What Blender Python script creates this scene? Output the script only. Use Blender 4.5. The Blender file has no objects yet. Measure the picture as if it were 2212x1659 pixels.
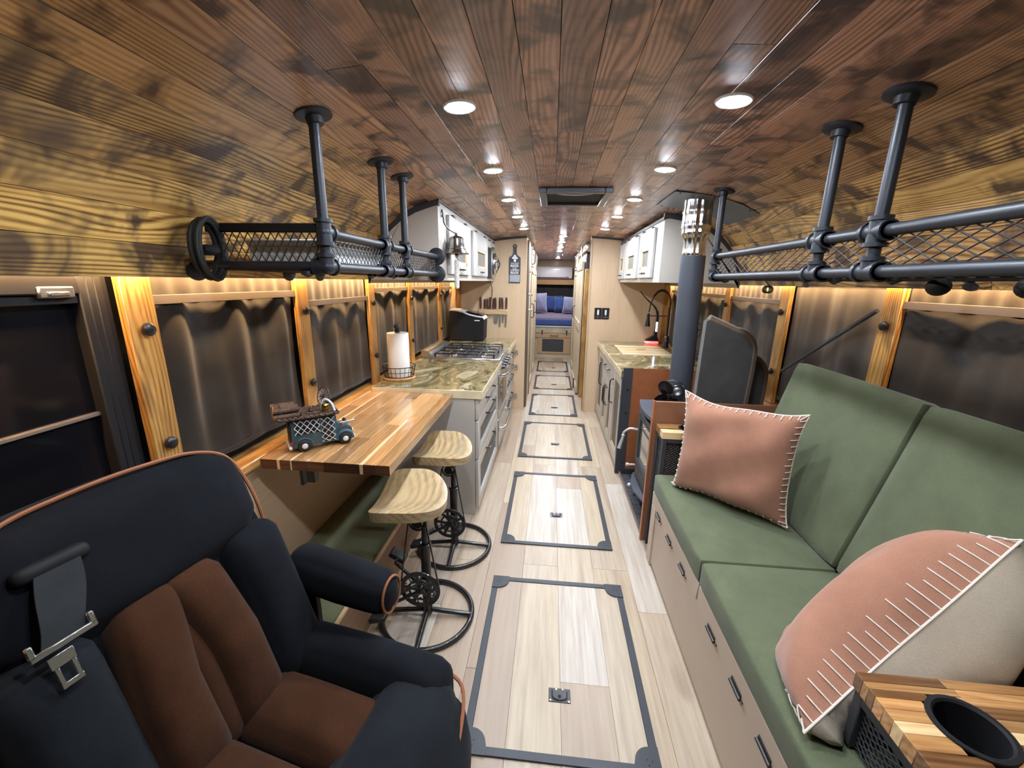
import bpy, bmesh, math, random
from mathutils import Vector, Matrix, Euler
PI = math.pi
random.seed(7)
C = bpy.context.scene.collection
SC = bpy.context.scene

# ------------------------------------------------------------------ camera
cam_d = bpy.data.cameras.new('camera')
cam = bpy.data.objects.new('camera', cam_d)
C.objects.link(cam)
cam_d.sensor_width = 36.0
cam_d.lens = 36.0 * 881.24 / 2212
cam_d.clip_start = 0.02
ix = Vector((0.99537418, 0.09488245, 0.01508546))
iy = Vector((0.03778179, -0.24221401, -0.96948693))
fw = Vector((-0.08833338, 0.96557221, -0.2446784))
cam.matrix_world = Matrix(((ix.x, -iy.x, -fw.x, 0.0), (ix.y, -iy.y, -fw.y, 0.0), (ix.z, -iy.z, -fw.z, 1.45), (0, 0, 0, 1)))
SC.camera = cam

# ------------------------------------------------------------------ world, exposure
w = bpy.data.worlds.new('night'); SC.world = w; w.use_nodes = True
w.node_tree.nodes['Background'].inputs[0].default_value = (0.02, 0.025, 0.04, 1)
w.node_tree.nodes['Background'].inputs[1].default_value = 0.3
vs = SC.view_settings
vs.view_transform = 'Standard'; vs.look = 'None'; vs.gamma = 1.0; vs.use_curve_mapping = False
vs.exposure = 1.6
LENS_POWER = 215.0       # emission of the white ceiling downlights
STRIP_POWER = 95.0       # emission of the warm window strips
CORR_POWER = 330.0
SC.cycles.max_bounces = 9; SC.cycles.diffuse_bounces = 5; SC.cycles.glossy_bounces = 3
SC.cycles.transmission_bounces = 3; SC.cycles.transparent_max_bounces = 6
SC.cycles.caustics_reflective = False; SC.cycles.caustics_refractive = False
SC.cycles.sample_clamp_indirect = 4.0
SC.cycles.use_denoising = True

# ------------------------------------------------------------------ materials
def nmat(name):
    m = bpy.data.materials.new(name); m.use_nodes = True
    nt = m.node_tree; b = nt.nodes['Principled BSDF']
    return m, nt, b
def N(nt, t, **kw):
    n = nt.nodes.new(t)
    for k, v in kw.items(): setattr(n, k, v)
    return n
def LK(nt, a, b): nt.links.new(a, b)
def setp(b, **kw):
    names = {'rough': 'Roughness', 'metal': 'Metallic', 'coat': 'Coat Weight', 'coatr': 'Coat Roughness', 'sheen': 'Sheen Weight', 'spec': 'Specular IOR Level', 'ior': 'IOR', 'trans': 'Transmission Weight', 'alpha': 'Alpha'}
    for k, v in kw.items(): b.inputs[names[k]].default_value = v
def col4(c): return (c[0], c[1], c[2], 1.0)
def ramp(nt, fac, stops):
    r = N(nt, 'ShaderNodeValToRGB')
    e = r.color_ramp.elements
    while len(e) < len(stops): e.new(0.5)
    for i, (p, c) in enumerate(stops):
        e[i].position = p; e[i].color = col4(c)
    LK(nt, fac, r.inputs[0]); return r.outputs[0]
def coords(nt, scale=(1, 1, 1), rnd=True):
    tc = N(nt, 'ShaderNodeTexCoord'); out = tc.outputs['Object']
    if rnd:
        oi = N(nt, 'ShaderNodeObjectInfo')
        mul = N(nt, 'ShaderNodeVectorMath', operation='MULTIPLY'); cx = N(nt, 'ShaderNodeCombineXYZ')
        for i in range(3): LK(nt, oi.outputs['Random'], cx.inputs[i])
        LK(nt, cx.outputs[0], mul.inputs[0]); mul.inputs[1].default_value = (37.0, 53.0, 29.0)
        add = N(nt, 'ShaderNodeVectorMath', operation='ADD'); LK(nt, out, add.inputs[0]); LK(nt, mul.outputs[0], add.inputs[1]); out = add.outputs[0]
    mp = N(nt, 'ShaderNodeMapping'); mp.inputs['Scale'].default_value = scale
    LK(nt, out, mp.inputs[0]); return mp.outputs[0]
def noise(nt, vec, scale, detail=3, rough=0.55, dist=0.0):
    n = N(nt, 'ShaderNodeTexNoise'); n.inputs['Scale'].default_value = scale; n.inputs['Detail'].default_value = detail
    n.inputs['Roughness'].default_value = rough; n.inputs['Distortion'].default_value = dist
    LK(nt, vec, n.inputs['Vector']); return n.outputs[0]
def mix(nt, fac, a, b, mode='MIX'):
    m = N(nt, 'ShaderNodeMix', data_type='RGBA', blend_type=mode)
    if isinstance(fac, float): m.inputs[0].default_value = fac
    else: LK(nt, fac, m.inputs[0])
    for v, i in ((a, 6), (b, 7)):
        if isinstance(v, tuple): m.inputs[i].default_value = col4(v)
        else: LK(nt, v, m.inputs[i])
    return m.outputs[2]
def rng(nt, v, a, b, c, d):
    m = N(nt, 'ShaderNodeMapRange'); LK(nt, v, m.inputs[0])
    for i, x in enumerate((a, b, c, d)): m.inputs[i + 1].default_value = x
    return m.outputs[0]
def bump(nt, b, h, strength=0.3, dist=0.002):
    n = N(nt, 'ShaderNodeBump'); n.inputs['Strength'].default_value = strength; n.inputs['Distance'].default_value = dist
    LK(nt, h, n.inputs['Height']); LK(nt, n.outputs[0], b.inputs['Normal'])

def plain(name, c, rough=0.5, metal=0.0, coat=0.0, var=0.0, vscale=6.0, bmp=0.0, bscale=200.0, sheen=0.0, spec=0.5):
    m, nt, b = nmat(name)
    setp(b, rough=rough, metal=metal, coat=coat, sheen=sheen, spec=spec)
    v = coords(nt, rnd=False)
    f = noise(nt, v, vscale, 4)
    lo = tuple(max(0, x * (1 - var)) for x in c); hi = tuple(min(1, x * (1 + var)) for x in c)
    LK(nt, ramp(nt, f, [(0.3, lo), (0.7, hi)]), b.inputs['Base Color'])
    if bmp: bump(nt, b, noise(nt, v, bscale, 2), bmp, 0.001)
    return m
def glow(name, c, s):
    m, nt, b = nmat(name)
    b.inputs['Base Color'].default_value = (0.8, 0.8, 0.8, 1)
    b.inputs['Emission Color'].default_value = col4(c); b.inputs['Emission Strength'].default_value = s
    return m

AX = {0: (0.06, 1, 1), 1: (1, 0.06, 1), 2: (1, 1, 0.06)}
def wood(name, dark, mid, light, axis=1, warpamp=9.0, baxis=0.45, bthr=(0.47, 0.66), ring=11.0, rough=0.35, coat=0.0, blotch=None, bfac=0.8, bscale=4.0, huevar=0.25, gold=None, grain=0.5, bmp=0.15, ramp_pos=(0.28, 0.5, 0.75), ringmix=0.3, coatr=0.12):
    """grain along one local axis; cathedral figure, fine pores, optional torch-scorched blotches"""
    m, nt, b = nmat(name); setp(b, rough=rough, coat=coat, coatr=coatr)
    v = coords(nt, AX[axis])
    big = noise(nt, v, 5.0, 2, 0.5)
    # growth rings: evenly spaced lines across the grain, bent by a slow warp into cathedrals and eyes
    wsc = [1.0, 1.0, 1.0]; wsc[axis] = 0.20
    vw = coords(nt, tuple(wsc)); warp = noise(nt, vw, 7.0, 1, 0.4)
    sx = N(nt, 'ShaderNodeSeparateXYZ'); LK(nt, coords(nt, (1, 1, 1)), sx.inputs[0])
    cr = [i for i in range(3) if i != axis]
    ad = N(nt, 'ShaderNodeMath', operation='ADD'); LK(nt, sx.outputs[cr[0]], ad.inputs[0]); LK(nt, sx.outputs[cr[1]], ad.inputs[1])
    m1 = N(nt, 'ShaderNodeMath', operation='MULTIPLY'); LK(nt, ad.outputs[0], m1.inputs[0]); m1.inputs[1].default_value = ring * 6.2832
    m2 = N(nt, 'ShaderNodeMath', operation='MULTIPLY_ADD'); LK(nt, warp, m2.inputs[0]); m2.inputs[1].default_value = warpamp * 6.2832; LK(nt, m1.outputs[0], m2.inputs[2])
    sn = N(nt, 'ShaderNodeMath', operation='SINE'); LK(nt, m2.outputs[0], sn.inputs[0])
    w1o = rng(nt, sn.outputs[0], -1.0, 0.6, 0.0, 1.0)
    fine = noise(nt, v, 90.0, 3, 0.65)
    mx = N(nt, 'ShaderNodeMix', data_type='FLOAT'); LK(nt, rng(nt, noise(nt, coords(nt, AX[axis]), 11.0, 1, 0.4), 0.38, 0.62, 1 - ringmix * 0.35, 1 - ringmix), mx.inputs[0])
    LK(nt, w1o, mx.inputs[2]); LK(nt, big, mx.inputs[3])
    mx2 = N(nt, 'ShaderNodeMix', data_type='FLOAT'); mx2.inputs[0].default_value = grain
    LK(nt, mx.outputs[0], mx2.inputs[2]); LK(nt, fine, mx2.inputs[3])
    fac = mx2.outputs[0]
    c = ramp(nt, fac, [(ramp_pos[0], dark), (ramp_pos[1], mid), (ramp_pos[2], light)])
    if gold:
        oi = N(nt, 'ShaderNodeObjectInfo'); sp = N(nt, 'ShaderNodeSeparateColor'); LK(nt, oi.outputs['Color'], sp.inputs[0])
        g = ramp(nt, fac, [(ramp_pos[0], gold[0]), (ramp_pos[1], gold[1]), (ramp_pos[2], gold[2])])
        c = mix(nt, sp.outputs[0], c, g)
    if blotch:
        sc = [1.0, 1.0, 1.0]; sc[axis] = baxis
        v2 = coords(nt, tuple(sc))
        n2 = noise(nt, v2, bscale, 3, 0.6, 0.6)
        f2 = rng(nt, n2, bthr[0], bthr[1], 0.0, bfac)
        c = mix(nt, f2, c, blotch)
    if huevar:
        oi = N(nt, 'ShaderNodeObjectInfo'); hs = N(nt, 'ShaderNodeHueSaturation')
        LK(nt, rng(nt, oi.outputs['Random'], 0, 1, 1 - huevar, 1 + huevar), hs.inputs['Value'])
        LK(nt, c, hs.inputs['Color']); c = hs.outputs[0]
    LK(nt, c, b.inputs['Base Color'])
    if bmp: bump(nt, b, fac, bmp, 0.001)
    return m

M = {}
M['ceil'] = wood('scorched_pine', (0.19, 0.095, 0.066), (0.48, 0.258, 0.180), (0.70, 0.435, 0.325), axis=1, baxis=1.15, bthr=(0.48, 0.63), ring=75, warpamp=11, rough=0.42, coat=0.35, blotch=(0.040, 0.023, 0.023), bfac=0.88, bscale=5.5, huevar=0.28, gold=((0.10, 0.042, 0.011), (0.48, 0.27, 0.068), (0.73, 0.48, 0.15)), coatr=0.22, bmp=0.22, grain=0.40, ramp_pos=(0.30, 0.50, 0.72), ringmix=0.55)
M['post'] = wood('burnt_pine_post', (0.16, 0.06, 0.015), (0.50, 0.26, 0.07), (0.66, 0.40, 0.13), axis=2, ring=90, rough=0.35, coat=0.3, blotch=(0.10, 0.045, 0.018), bfac=0.6, bscale=9.0, huevar=0.12, ringmix=0.45)
M['sill'] = wood('burnt_pine_sill', (0.16, 0.06, 0.015), (0.50, 0.25, 0.07), (0.66, 0.38, 0.13), axis=1, ring=90, rough=0.35, coat=0.3, blotch=(0.13, 0.05, 0.018), bfac=0.6, bscale=8.0, huevar=0.1)
M['ply'] = wood('birch_ply', (0.53, 0.375, 0.235), (0.61, 0.445, 0.29), (0.67, 0.50, 0.335), axis=2, ring=20, rough=0.5, coat=0.05, huevar=0.0, grain=0.45, bmp=0.03, ringmix=0.12)
M['plywall'] = wood('birch_ply_wall', (0.53, 0.375, 0.235), (0.61, 0.445, 0.29), (0.67, 0.50, 0.335), axis=1, ring=20, rough=0.5, coat=0.05, huevar=0.0, grain=0.45, bmp=0.03, ringmix=0.12)
M['trimwoodh'] = wood('pale_edge_wood', (0.36, 0.24, 0.13), (0.48, 0.34, 0.20), (0.58, 0.44, 0.28), axis=1, ring=50, rough=0.5, huevar=0.08, bmp=0.05)
M['trimwood'] = wood('pale_trim_wood', (0.36, 0.24, 0.13), (0.48, 0.34, 0.20), (0.58, 0.44, 0.28), axis=2, ring=50, rough=0.5, huevar=0.08, bmp=0.05)
M['butcher'] = wood('acacia_stave', (0.25, 0.115, 0.04), (0.47, 0.25, 0.10), (0.62, 0.38, 0.175), axis=1, ring=60, rough=0.20, coat=0.55, huevar=0.35, bmp=0.04, coatr=0.06, ringmix=0.2)
M['butcher_end'] = wood('acacia_end_grain', (0.035, 0.014, 0.008), (0.085, 0.034, 0.016), (0.17, 0.075, 0.035), axis=0, ring=50, rough=0.4, coat=0.2, huevar=0.5, bmp=0.05)
M['sap'] = wood('acacia_sapwood', (0.60, 0.38, 0.17), (0.74, 0.52, 0.27), (0.82, 0.62, 0.36), axis=1, ring=50, rough=0.25, coat=0.4, huevar=0.06, bmp=0.03)
M['mango'] = wood('spalted_mango', (0.17, 0.11, 0.055), (0.40, 0.28, 0.14), (0.55, 0.43, 0.25), axis=1, ring=28, warpamp=3, rough=0.45, coat=0.15, blotch=(0.22, 0.19, 0.13), bfac=0.65, bscale=7, huevar=0.05, bmp=0.1)
M['walnut'] = wood('dark_handle_wood', (0.03, 0.012, 0.008), (0.07, 0.028, 0.018), (0.13, 0.055, 0.03), axis=2, ring=50, rough=0.35, huevar=0.2)

def floor_mat():
    m, nt, b = nmat('vinyl_plank'); setp(b, rough=0.38, coat=0.08, coatr=0.25)
    oi = N(nt, 'ShaderNodeObjectInfo')
    spc = N(nt, 'ShaderNodeSeparateColor'); LK(nt, oi.outputs['Color'], spc.inputs[0])
    base = ramp(nt, spc.outputs[0], [(0.0, (0.355, 0.262, 0.19)), (0.2, (0.47, 0.395, 0.305)), (0.42, (0.52, 0.43, 0.30)), (0.6, (0.385, 0.295, 0.215)), (0.78, (0.56, 0.525, 0.465)), (1.0, (0.45, 0.36, 0.26))])
    v = coords(nt, (1, 0.05, 1))
    fine = noise(nt, v, 60, 4, 0.6)
    c = mix(nt, rng(nt, fine, 0.3, 0.7, 0.6, 0.0), base, (0.30, 0.21, 0.14))
    wide = noise(nt, v, 9, 3, 0.5, 0.6)
    c = mix(nt, rng(nt, wide, 0.54, 0.72, 0.0, 0.7), c, (0.27, 0.185, 0.125))
    v3 = coords(nt, (1, 0.35, 1)); kn = noise(nt, v3, 4.5, 2, 0.4)
    c = mix(nt, rng(nt, kn, 0.69, 0.77, 0.0, 0.85), c, (0.19, 0.125, 0.085))
    LK(nt, c, b.inputs['Base Color']); bump(nt, b, fine, 0.05, 0.001)
    return m
M['floor'] = floor_mat()

def swirl_mat():
    m, nt, b = nmat('epoxy_marble_counter'); setp(b, rough=0.16, coat=0.3, coatr=0.05)
    v = coords(nt, (1.0, 0.62, 1), rnd=False)
    n1 = noise(nt, v, 3.4, 5, 0.55, 1.7)
    c = ramp(nt, n1, [(0.35, (0.045, 0.034, 0.014)), (0.42, (0.15, 0.118, 0.052)), (0.475, (0.30, 0.25, 0.125)), (0.52, (0.12, 0.095, 0.042)), (0.57, (0.36, 0.31, 0.18)), (0.66, (0.50, 0.455, 0.32))])
    LK(nt, c, b.inputs['Base Color']); return m
M['counter'] = swirl_mat()

def fabric(name, c, rough=0.9, sheen=0.3, weave=350.0, var=0.25, bmp=0.25, fold=0.0, vscale=9.0):
    m, nt, b = nmat(name); setp(b, rough=rough, sheen=sheen, spec=0.12)
    v = coords(nt, rnd=False)
    f = noise(nt, v, vscale, 5, 0.6)
    g = noise(nt, v, weave, 2, 0.6)
    lo = tuple(x * (1 - var) for x in c); hi = tuple(min(1, x * (1 + var)) for x in c)
    cc = ramp(nt, f, [(0.3, lo), (0.7, hi)])
    cc = mix(nt, rng(nt, g, 0.3, 0.7, 0.35, 0.0), cc, tuple(x * 0.55 for x in c))
    LK(nt, cc, b.inputs['Base Color']); bump(nt, b, g, bmp, 0.0015)
    return m
M['green'] = fabric('olive_canvas', (0.118, 0.138, 0.080), var=0.12, sheen=0.15)
M['terra'] = fabric('terracotta_knit', (0.38, 0.185, 0.120), var=0.14)
M['cream_cloth'] = fabric('cream_linen', (0.58, 0.49, 0.38), var=0.1)
M['thread'] = plain('ivory_thread', (0.75, 0.68, 0.6), 0.8)
M['curtain'] = fabric('blackout_cloth', (0.036, 0.031, 0.027), var=0.15, rough=0.75, sheen=0.2)
M['curtain_head'] = M['curtain']
M['navy'] = fabric('navy_velour', (0.0075, 0.0085, 0.0120), var=0.25, sheen=0.03, weave=180)
M['slate'] = fabric('slate_velour', (0.0115, 0.0138, 0.0175), var=0.25, sheen=0.03, weave=180)
M['brownvel'] = fabric('brown_velour', (0.055, 0.021, 0.009), var=0.25, sheen=0.06, weave=150)
M['piping'] = plain('rust_piping', (0.28, 0.10, 0.04), 0.6)
M['belt'] = fabric('belt_webbing', (0.028, 0.031, 0.034), weave=500)
M['greycloth'] = fabric('charcoal_cover', (0.055, 0.054, 0.053), var=0.2, sheen=0.2)
M['blue'] = fabric('blue_bedding', (0.055, 0.09, 0.28), var=0.25)
M['lavender'] = fabric('lavender_cushion', (0.30, 0.29, 0.42), var=0.12)
M['mauve'] = fabric('mauve_sheet', (0.26, 0.18, 0.28), var=0.12)
M['paint'] = plain('greige_paint', (0.46, 0.43, 0.39), 0.42, coat=0.1, var=0.03, bmp=0.05)
M['paintlight'] = plain('light_greige_paint', (0.44, 0.44, 0.435), 0.3, coat=0.2, var=0.02)
M['sofapaint'] = plain('taupe_paint', (0.55, 0.45, 0.36), 0.5, var=0.03)
M['closet'] = plain('oatmeal_paint', (0.50, 0.42, 0.31), 0.45, var=0.05)
M['black'] = plain('black_satin_metal', (0.012, 0.012, 0.014), 0.35, 0.0, coat=0.2, var=0.2)
M['meshwire'] = plain('dark_mesh_wire', (0.022, 0.021, 0.022), 0.6)
M['pipe'] = plain('black_iron_pipe', (0.026, 0.030, 0.039), 0.42, 0.3, var=0.15, bmp=0.08)
M['matte'] = plain('matte_black', (0.009, 0.009, 0.011), 0.65, spec=0.3)
M['trimblack'] = plain('slate_trim', (0.035, 0.037, 0.045), 0.5)
M['hatchmetal'] = plain('gunmetal_angle', (0.030, 0.034, 0.043), 0.42, 0.3, var=0.1)
M['chrome'] = plain('chrome', (0.75, 0.76, 0.78), 0.12, 1.0)
M['brightsteel'] = plain('bright_steel', (0.72, 0.72, 0.73), 0.3, 0.55)
M['chromepan'] = plain('polished_pan', (0.68, 0.67, 0.66), 0.2, 0.9)
M['steel'] = plain('brushed_steel', (0.55, 0.56, 0.57), 0.28, 1.0, var=0.06)
M['bell'] = plain('pewter', (0.30, 0.29, 0.28), 0.2, 1.0, var=0.15)
M['alu'] = plain('crinkled_aluminium', (0.80, 0.81, 0.83), 0.16, 1.0)
M['flue'] = plain('graphite_flue', (0.055, 0.062, 0.080), 0.5, 0.15, var=0.08)
M['iron'] = plain('cast_iron', (0.045, 0.048, 0.055), 0.55, 0.2, var=0.15, bmp=0.1)
M['ironblue'] = plain('iron_top', (0.075, 0.085, 0.11), 0.5, 0.2, var=0.1)
M['fanblack'] = plain('gloss_black_blade', (0.012, 0.012, 0.013), 0.15, 0.3)
M['copper'] = plain('copper_sheet', (0.46, 0.165, 0.068), 0.34, 0.45, var=0.1, vscale=14)
M['copperwood'] = plain('copper_board', (0.28, 0.125, 0.07), 0.42, 0.3, var=0.15)
M['flash'] = plain('grey_flashing', (0.17, 0.19, 0.22), 0.35, 0.6, var=0.05)
M['slatestone'] = plain('slate_brick', (0.045, 0.052, 0.068), 0.6, var=0.3, vscale=20, bmp=0.3, bscale=60)
M['ceramic'] = plain('white_ceramic', (0.84, 0.76, 0.75), 0.25, coat=0.3)
M['white'] = plain('white_plastic', (0.75, 0.75, 0.74), 0.4)
M['paper'] = plain('white_paper', (0.80, 0.79, 0.77), 0.85, bmp=0.2, bscale=120)
M['screen'] = plain('speaker_cloth', (0.14, 0.13, 0.12), 0.7, var=0.15, vscale=120)
M['darkglass'] = plain('night_glass', (0.006, 0.006, 0.008), 0.08, coat=0.0, spec=0.35)
M['stoveglass'] = plain('fire_glass', (0.35, 0.34, 0.31), 0.08, 0.7)
M['rope'] = plain('white_rope', (0.62, 0.61, 0.60), 0.8)
M['teal'] = plain('truck_teal', (0.045, 0.085, 0.105), 0.45, var=0.2, vscale=40)
M['brass'] = plain('brass', (0.55, 0.36, 0.10), 0.25, 1.0)
M['log'] = plain('dark_bark', (0.07, 0.038, 0.026), 0.7, var=0.5, vscale=90)
M['logend'] = plain('cut_log', (0.62, 0.32, 0.11), 0.6, var=0.2, vscale=60)
M['rust'] = plain('rusty_metal', (0.10, 0.065, 0.05), 0.6, 0.3, var=0.4, vscale=70)
M['whitehub'] = plain('hub_white', (0.70, 0.72, 0.74), 0.35)
M['trimwoodx'] = wood('pale_strip_wood', (0.42, 0.28, 0.13), (0.55, 0.38, 0.20), (0.64, 0.48, 0.28), axis=0, ring=50, rough=0.45, huevar=0.05, bmp=0.05)
M['plywallx'] = plain('ply_dot', (0.5, 0.36, 0.22), 0.6)
M['benchwood'] = wood('brown_bench_board', (0.13, 0.075, 0.04), (0.22, 0.13, 0.075), (0.30, 0.19, 0.11), axis=1, ring=60, rough=0.5, huevar=0.1)
M['rubber'] = plain('rubber', (0.012, 0.012, 0.012), 0.6)
M['lens'] = glow('lamp_lens', (0.86, 0.92, 1.0), LENS_POWER)
M['lensc'] = glow('lamp_lens_corridor', (0.86, 0.92, 1.0), CORR_POWER)
M['strip'] = glow('warm_strip', (1.0, 0.60, 0.27), STRIP_POWER)
M['ledwhite'] = glow('white_bar_light', (0.7, 0.8, 1.0), 1.6)
M['redglow'] = glow('red_ring_light', (1.0, 0.06, 0.05), 0.55)
M['tagwhite'] = plain('print_white', (0.75, 0.78, 0.82), 0.5)
M['chalk'] = plain('grey_chalkboard', (0.33, 0.36, 0.40), 0.6)
M['bright'] = wood('bright_board', (0.62, 0.42, 0.20), (0.76, 0.60, 0.36), (0.84, 0.70, 0.48), axis=0, ring=50, rough=0.35, coat=0.2, huevar=0.1)
M['red'] = plain('red_paint', (0.5, 0.03, 0.02), 0.5)
M['offwhite'] = plain('white_carton', (0.70, 0.71, 0.72), 0.45)

M['railmetal'] = plain('taupe_rail', (0.15, 0.125, 0.105), 0.5)
M['counteredge'] = plain('cream_resin_edge', (0.66, 0.58, 0.40), 0.2, coat=0.4, var=0.12, vscale=12)
M['butcherx'] = wood('acacia_stave_cross', (0.20, 0.085, 0.028), (0.44, 0.22, 0.08), (0.60, 0.35, 0.15), axis=0, ring=50, rough=0.24, coat=0.5, huevar=0.4, bmp=0.04, coatr=0.06)
M['darkx'] = wood('acacia_heart_cross', (0.07, 0.03, 0.012), (0.19, 0.085, 0.032), (0.30, 0.15, 0.06), axis=0, ring=50, rough=0.24, coat=0.5, huevar=0.2, bmp=0.04, coatr=0.06)
M['sapx'] = wood('acacia_sapwood_cross', (0.60, 0.38, 0.17), (0.74, 0.52, 0.27), (0.82, 0.62, 0.36), axis=0, ring=50, rough=0.25, coat=0.4, huevar=0.06, bmp=0.03)
M['covertan'] = fabric('brown_cover_edge', (0.12, 0.085, 0.06), var=0.2)
M['brightdark'] = wood('streaked_board', (0.34, 0.19, 0.08), (0.62, 0.42, 0.22), (0.78, 0.60, 0.38), axis=0, ring=50, rough=0.35, coat=0.2, huevar=0.1)
M['bright2'] = plain('orange_ply', (0.50, 0.27, 0.10), 0.5, var=0.08)
M['lavtrim'] = plain('lavender_trim', (0.45, 0.44, 0.55), 0.8)
M['ply2'] = plain('tan_ply', (0.42, 0.28, 0.16), 0.5, var=0.06)
M['lidoak'] = plain('grey_oak_lid', (0.40, 0.35, 0.27), 0.5, var=0.2)
M['darkjamb'] = plain('dark_jamb', (0.10, 0.07, 0.05), 0.5)
# ------------------------------------------------------------------ mesh helpers
OFF = {}
def origin_of(o): return OFF.get(o.name, Vector((0, 0, 0))) if o else Vector((0, 0, 0))

class MB:
    def __init__(self): self.bm = bmesh.new()
    def _mat(self, c, rot):
        m = Matrix.Translation(Vector(c))
        if rot is not None:
            m = m @ (rot.to_4x4() if isinstance(rot, Matrix) else Euler(rot).to_matrix().to_4x4())
        return m
    def box(self, c, s, bev=0.0, rot=None, seg=1):
        r = bmesh.ops.create_cube(self.bm, size=1.0); vs_ = r['verts']
        bmesh.ops.scale(self.bm, vec=Vector(s), verts=vs_)
        if bev > 0:
            es = list({e for v in vs_ for e in v.link_edges})
            rr = bmesh.ops.bevel(self.bm, geom=es, offset=min(bev, min(s) * 0.45), segments=seg, affect='EDGES', profile=0.5)
            vs_ = list({v for f in rr['faces'] for v in f.verts} | {v for v in vs_ if v.is_valid})
            # all verts of this island
            seen = set(vs_); st = list(vs_)
            while st:
                v = st.pop()
                for e in v.link_edges:
                    o = e.other_vert(v)
                    if o not in seen: seen.add(o); st.append(o)
            vs_ = list(seen)
        bmesh.ops.transform(self.bm, matrix=self._mat(c, rot), verts=vs_)
        return self
    def bb(self, a, b, bev=0.0, seg=1):
        a, b = Vector(a), Vector(b)
        return self.box((a + b) / 2, tuple(abs(x) for x in (b - a)), bev, None, seg)
    def cyl(self, p0, p1, r0, r1=None, seg=16, cap=True):
        p0, p1 = Vector(p0), Vector(p1); d = p1 - p0; L = d.length
        if L < 1e-7: return self
        q = Vector((0, 0, 1)).rotation_difference(d)
        m = Matrix.Translation((p0 + p1) / 2) @ q.to_matrix().to_4x4()
        bmesh.ops.create_cone(self.bm, cap_ends=cap, cap_tris=False, segments=seg, radius1=r0, radius2=r0 if r1 is None else r1, depth=L, matrix=m)
        return self
    def ball(self, c, r, u=14, v=10, rot=None):
        r = (r, r, r) if not hasattr(r, '__len__') else r
        m = self._mat(c, rot) @ Matrix.Diagonal((r[0], r[1], r[2], 1))
        bmesh.ops.create_uvsphere(self.bm, u_segments=u, v_segments=v, radius=1.0, matrix=m); return self
    def tube(self, pts, r, seg=8, closed=False):
        pts = [Vector(p) for p in pts]; n = len(pts); rings = []
        rs = r if hasattr(r, '__len__') else [r] * n
        up = None
        for i, p in enumerate(pts):
            if closed: t = (pts[(i + 1) % n] - pts[i - 1])
            else: t = pts[min(i + 1, n - 1)] - pts[max(i - 1, 0)]
            if t.length < 1e-9: t = Vector((0, 0, 1))
            t.normalize()
            if up is None:
                up = Vector((0, 0, 1)) if abs(t.z) < 0.9 else Vector((1, 0, 0))
            a = up - t * up.dot(t)
            if a.length < 1e-6: a = t.orthogonal()
            a.normalize(); up = a; b = t.cross(a)
            rings.append([self.bm.verts.new(p + (a * math.cos(2 * PI * k / seg) + b * math.sin(2 * PI * k / seg)) * rs[i]) for k in range(seg)])
        m = n if closed else n - 1
        for i in range(m):
            A, B = rings[i], rings[(i + 1) % n]
            for k in range(seg): self.bm.faces.new((A[k], A[(k + 1) % seg], B[(k + 1) % seg], B[k]))
        if not closed:
            self.bm.faces.new(list(reversed(rings[0]))); self.bm.faces.new(rings[-1])
        return self
    def torus(self, c, R, r, nrm=(0, 0, 1), n=32, seg=8, a0=0.0, a1=2 * PI):
        q = Vector((0, 0, 1)).rotation_difference(Vector(nrm)); full = abs(a1 - a0 - 2 * PI) < 1e-6
        k = n if full else n + 1
        pts = [Vector(c) + q @ Vector((math.cos(a0 + (a1 - a0) * i / n) * R, math.sin(a0 + (a1 - a0) * i / n) * R, 0)) for i in range(k)]
        return self.tube(pts, r, seg, full)
    def lathe(self, prof, c=(0, 0, 0), nrm=(0, 0, 1), seg=24):
        q = Vector((0, 0, 1)).rotation_difference(Vector(nrm)); c = Vector(c); rings = []
        for (r, z) in prof:
            if r < 1e-6: rings.append([self.bm.verts.new(c + q @ Vector((0, 0, z)))])
            else: rings.append([self.bm.verts.new(c + q @ Vector((r * math.cos(2 * PI * k / seg), r * math.sin(2 * PI * k / seg), z))) for k in range(seg)])
        for A, B in zip(rings, rings[1:]):
            for k in range(seg):
                a, a2 = A[k % len(A)], A[(k + 1) % len(A)]; b, b2 = B[k % len(B)], B[(k + 1) % len(B)]
                f = []
                for v in (a, a2, b2, b):
                    if v not in f: f.append(v)
                if len(f) >= 3:
                    try: self.bm.faces.new(f)
                    except ValueError: pass
        return self
    def prism(self, poly, axis, a0, a1):
        """poly: 2d points in the two other axes (cyclic order x,y,z without axis)"""
        def P(u, v, a): return (a, u, v) if axis == 0 else ((u, a, v) if axis == 1 else (u, v, a))
        A = [self.bm.verts.new(P(u, v, a0)) for u, v in poly]; B = [self.bm.verts.new(P(u, v, a1)) for u, v in poly]
        n = len(poly)
        for i in range(n): self.bm.faces.new((A[i], A[(i + 1) % n], B[(i + 1) % n], B[i]))
        self.bm.faces.new(A); self.bm.faces.new(B); return self
    def puff(self, c, s, r=0.03, puff=(0, 0, 0), n=8, rot=None, taper=None):
        """soft cushion: rounded box with bulging faces; s full size, r corner radius, puff per axis bulge"""
        h = Vector(s) / 2; M4 = self._mat(c, rot); vmap = {}
        def vert(p):
            k = tuple(round(x, 5) for x in p)
            if k in vmap: return vmap[k]
            q = Vector((p[0] * h.x, p[1] * h.y, p[2] * h.z))
            inn = Vector([max(-(h[i] - r), min(h[i] - r, q[i])) for i in range(3)])
            d = q - inn
            if d.length > 1e-9:
                q = inn + d.normalized() * r
            for i in range(3):
                j, l = (i + 1) % 3, (i + 2) % 3
                q[i] += puff[i] * p[i] * (1 - p[j] ** 2) * (1 - p[l] ** 2)
            if taper: q = taper(q, Vector(p))
            vmap[k] = self.bm.verts.new(M4 @ q); return vmap[k]
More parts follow.
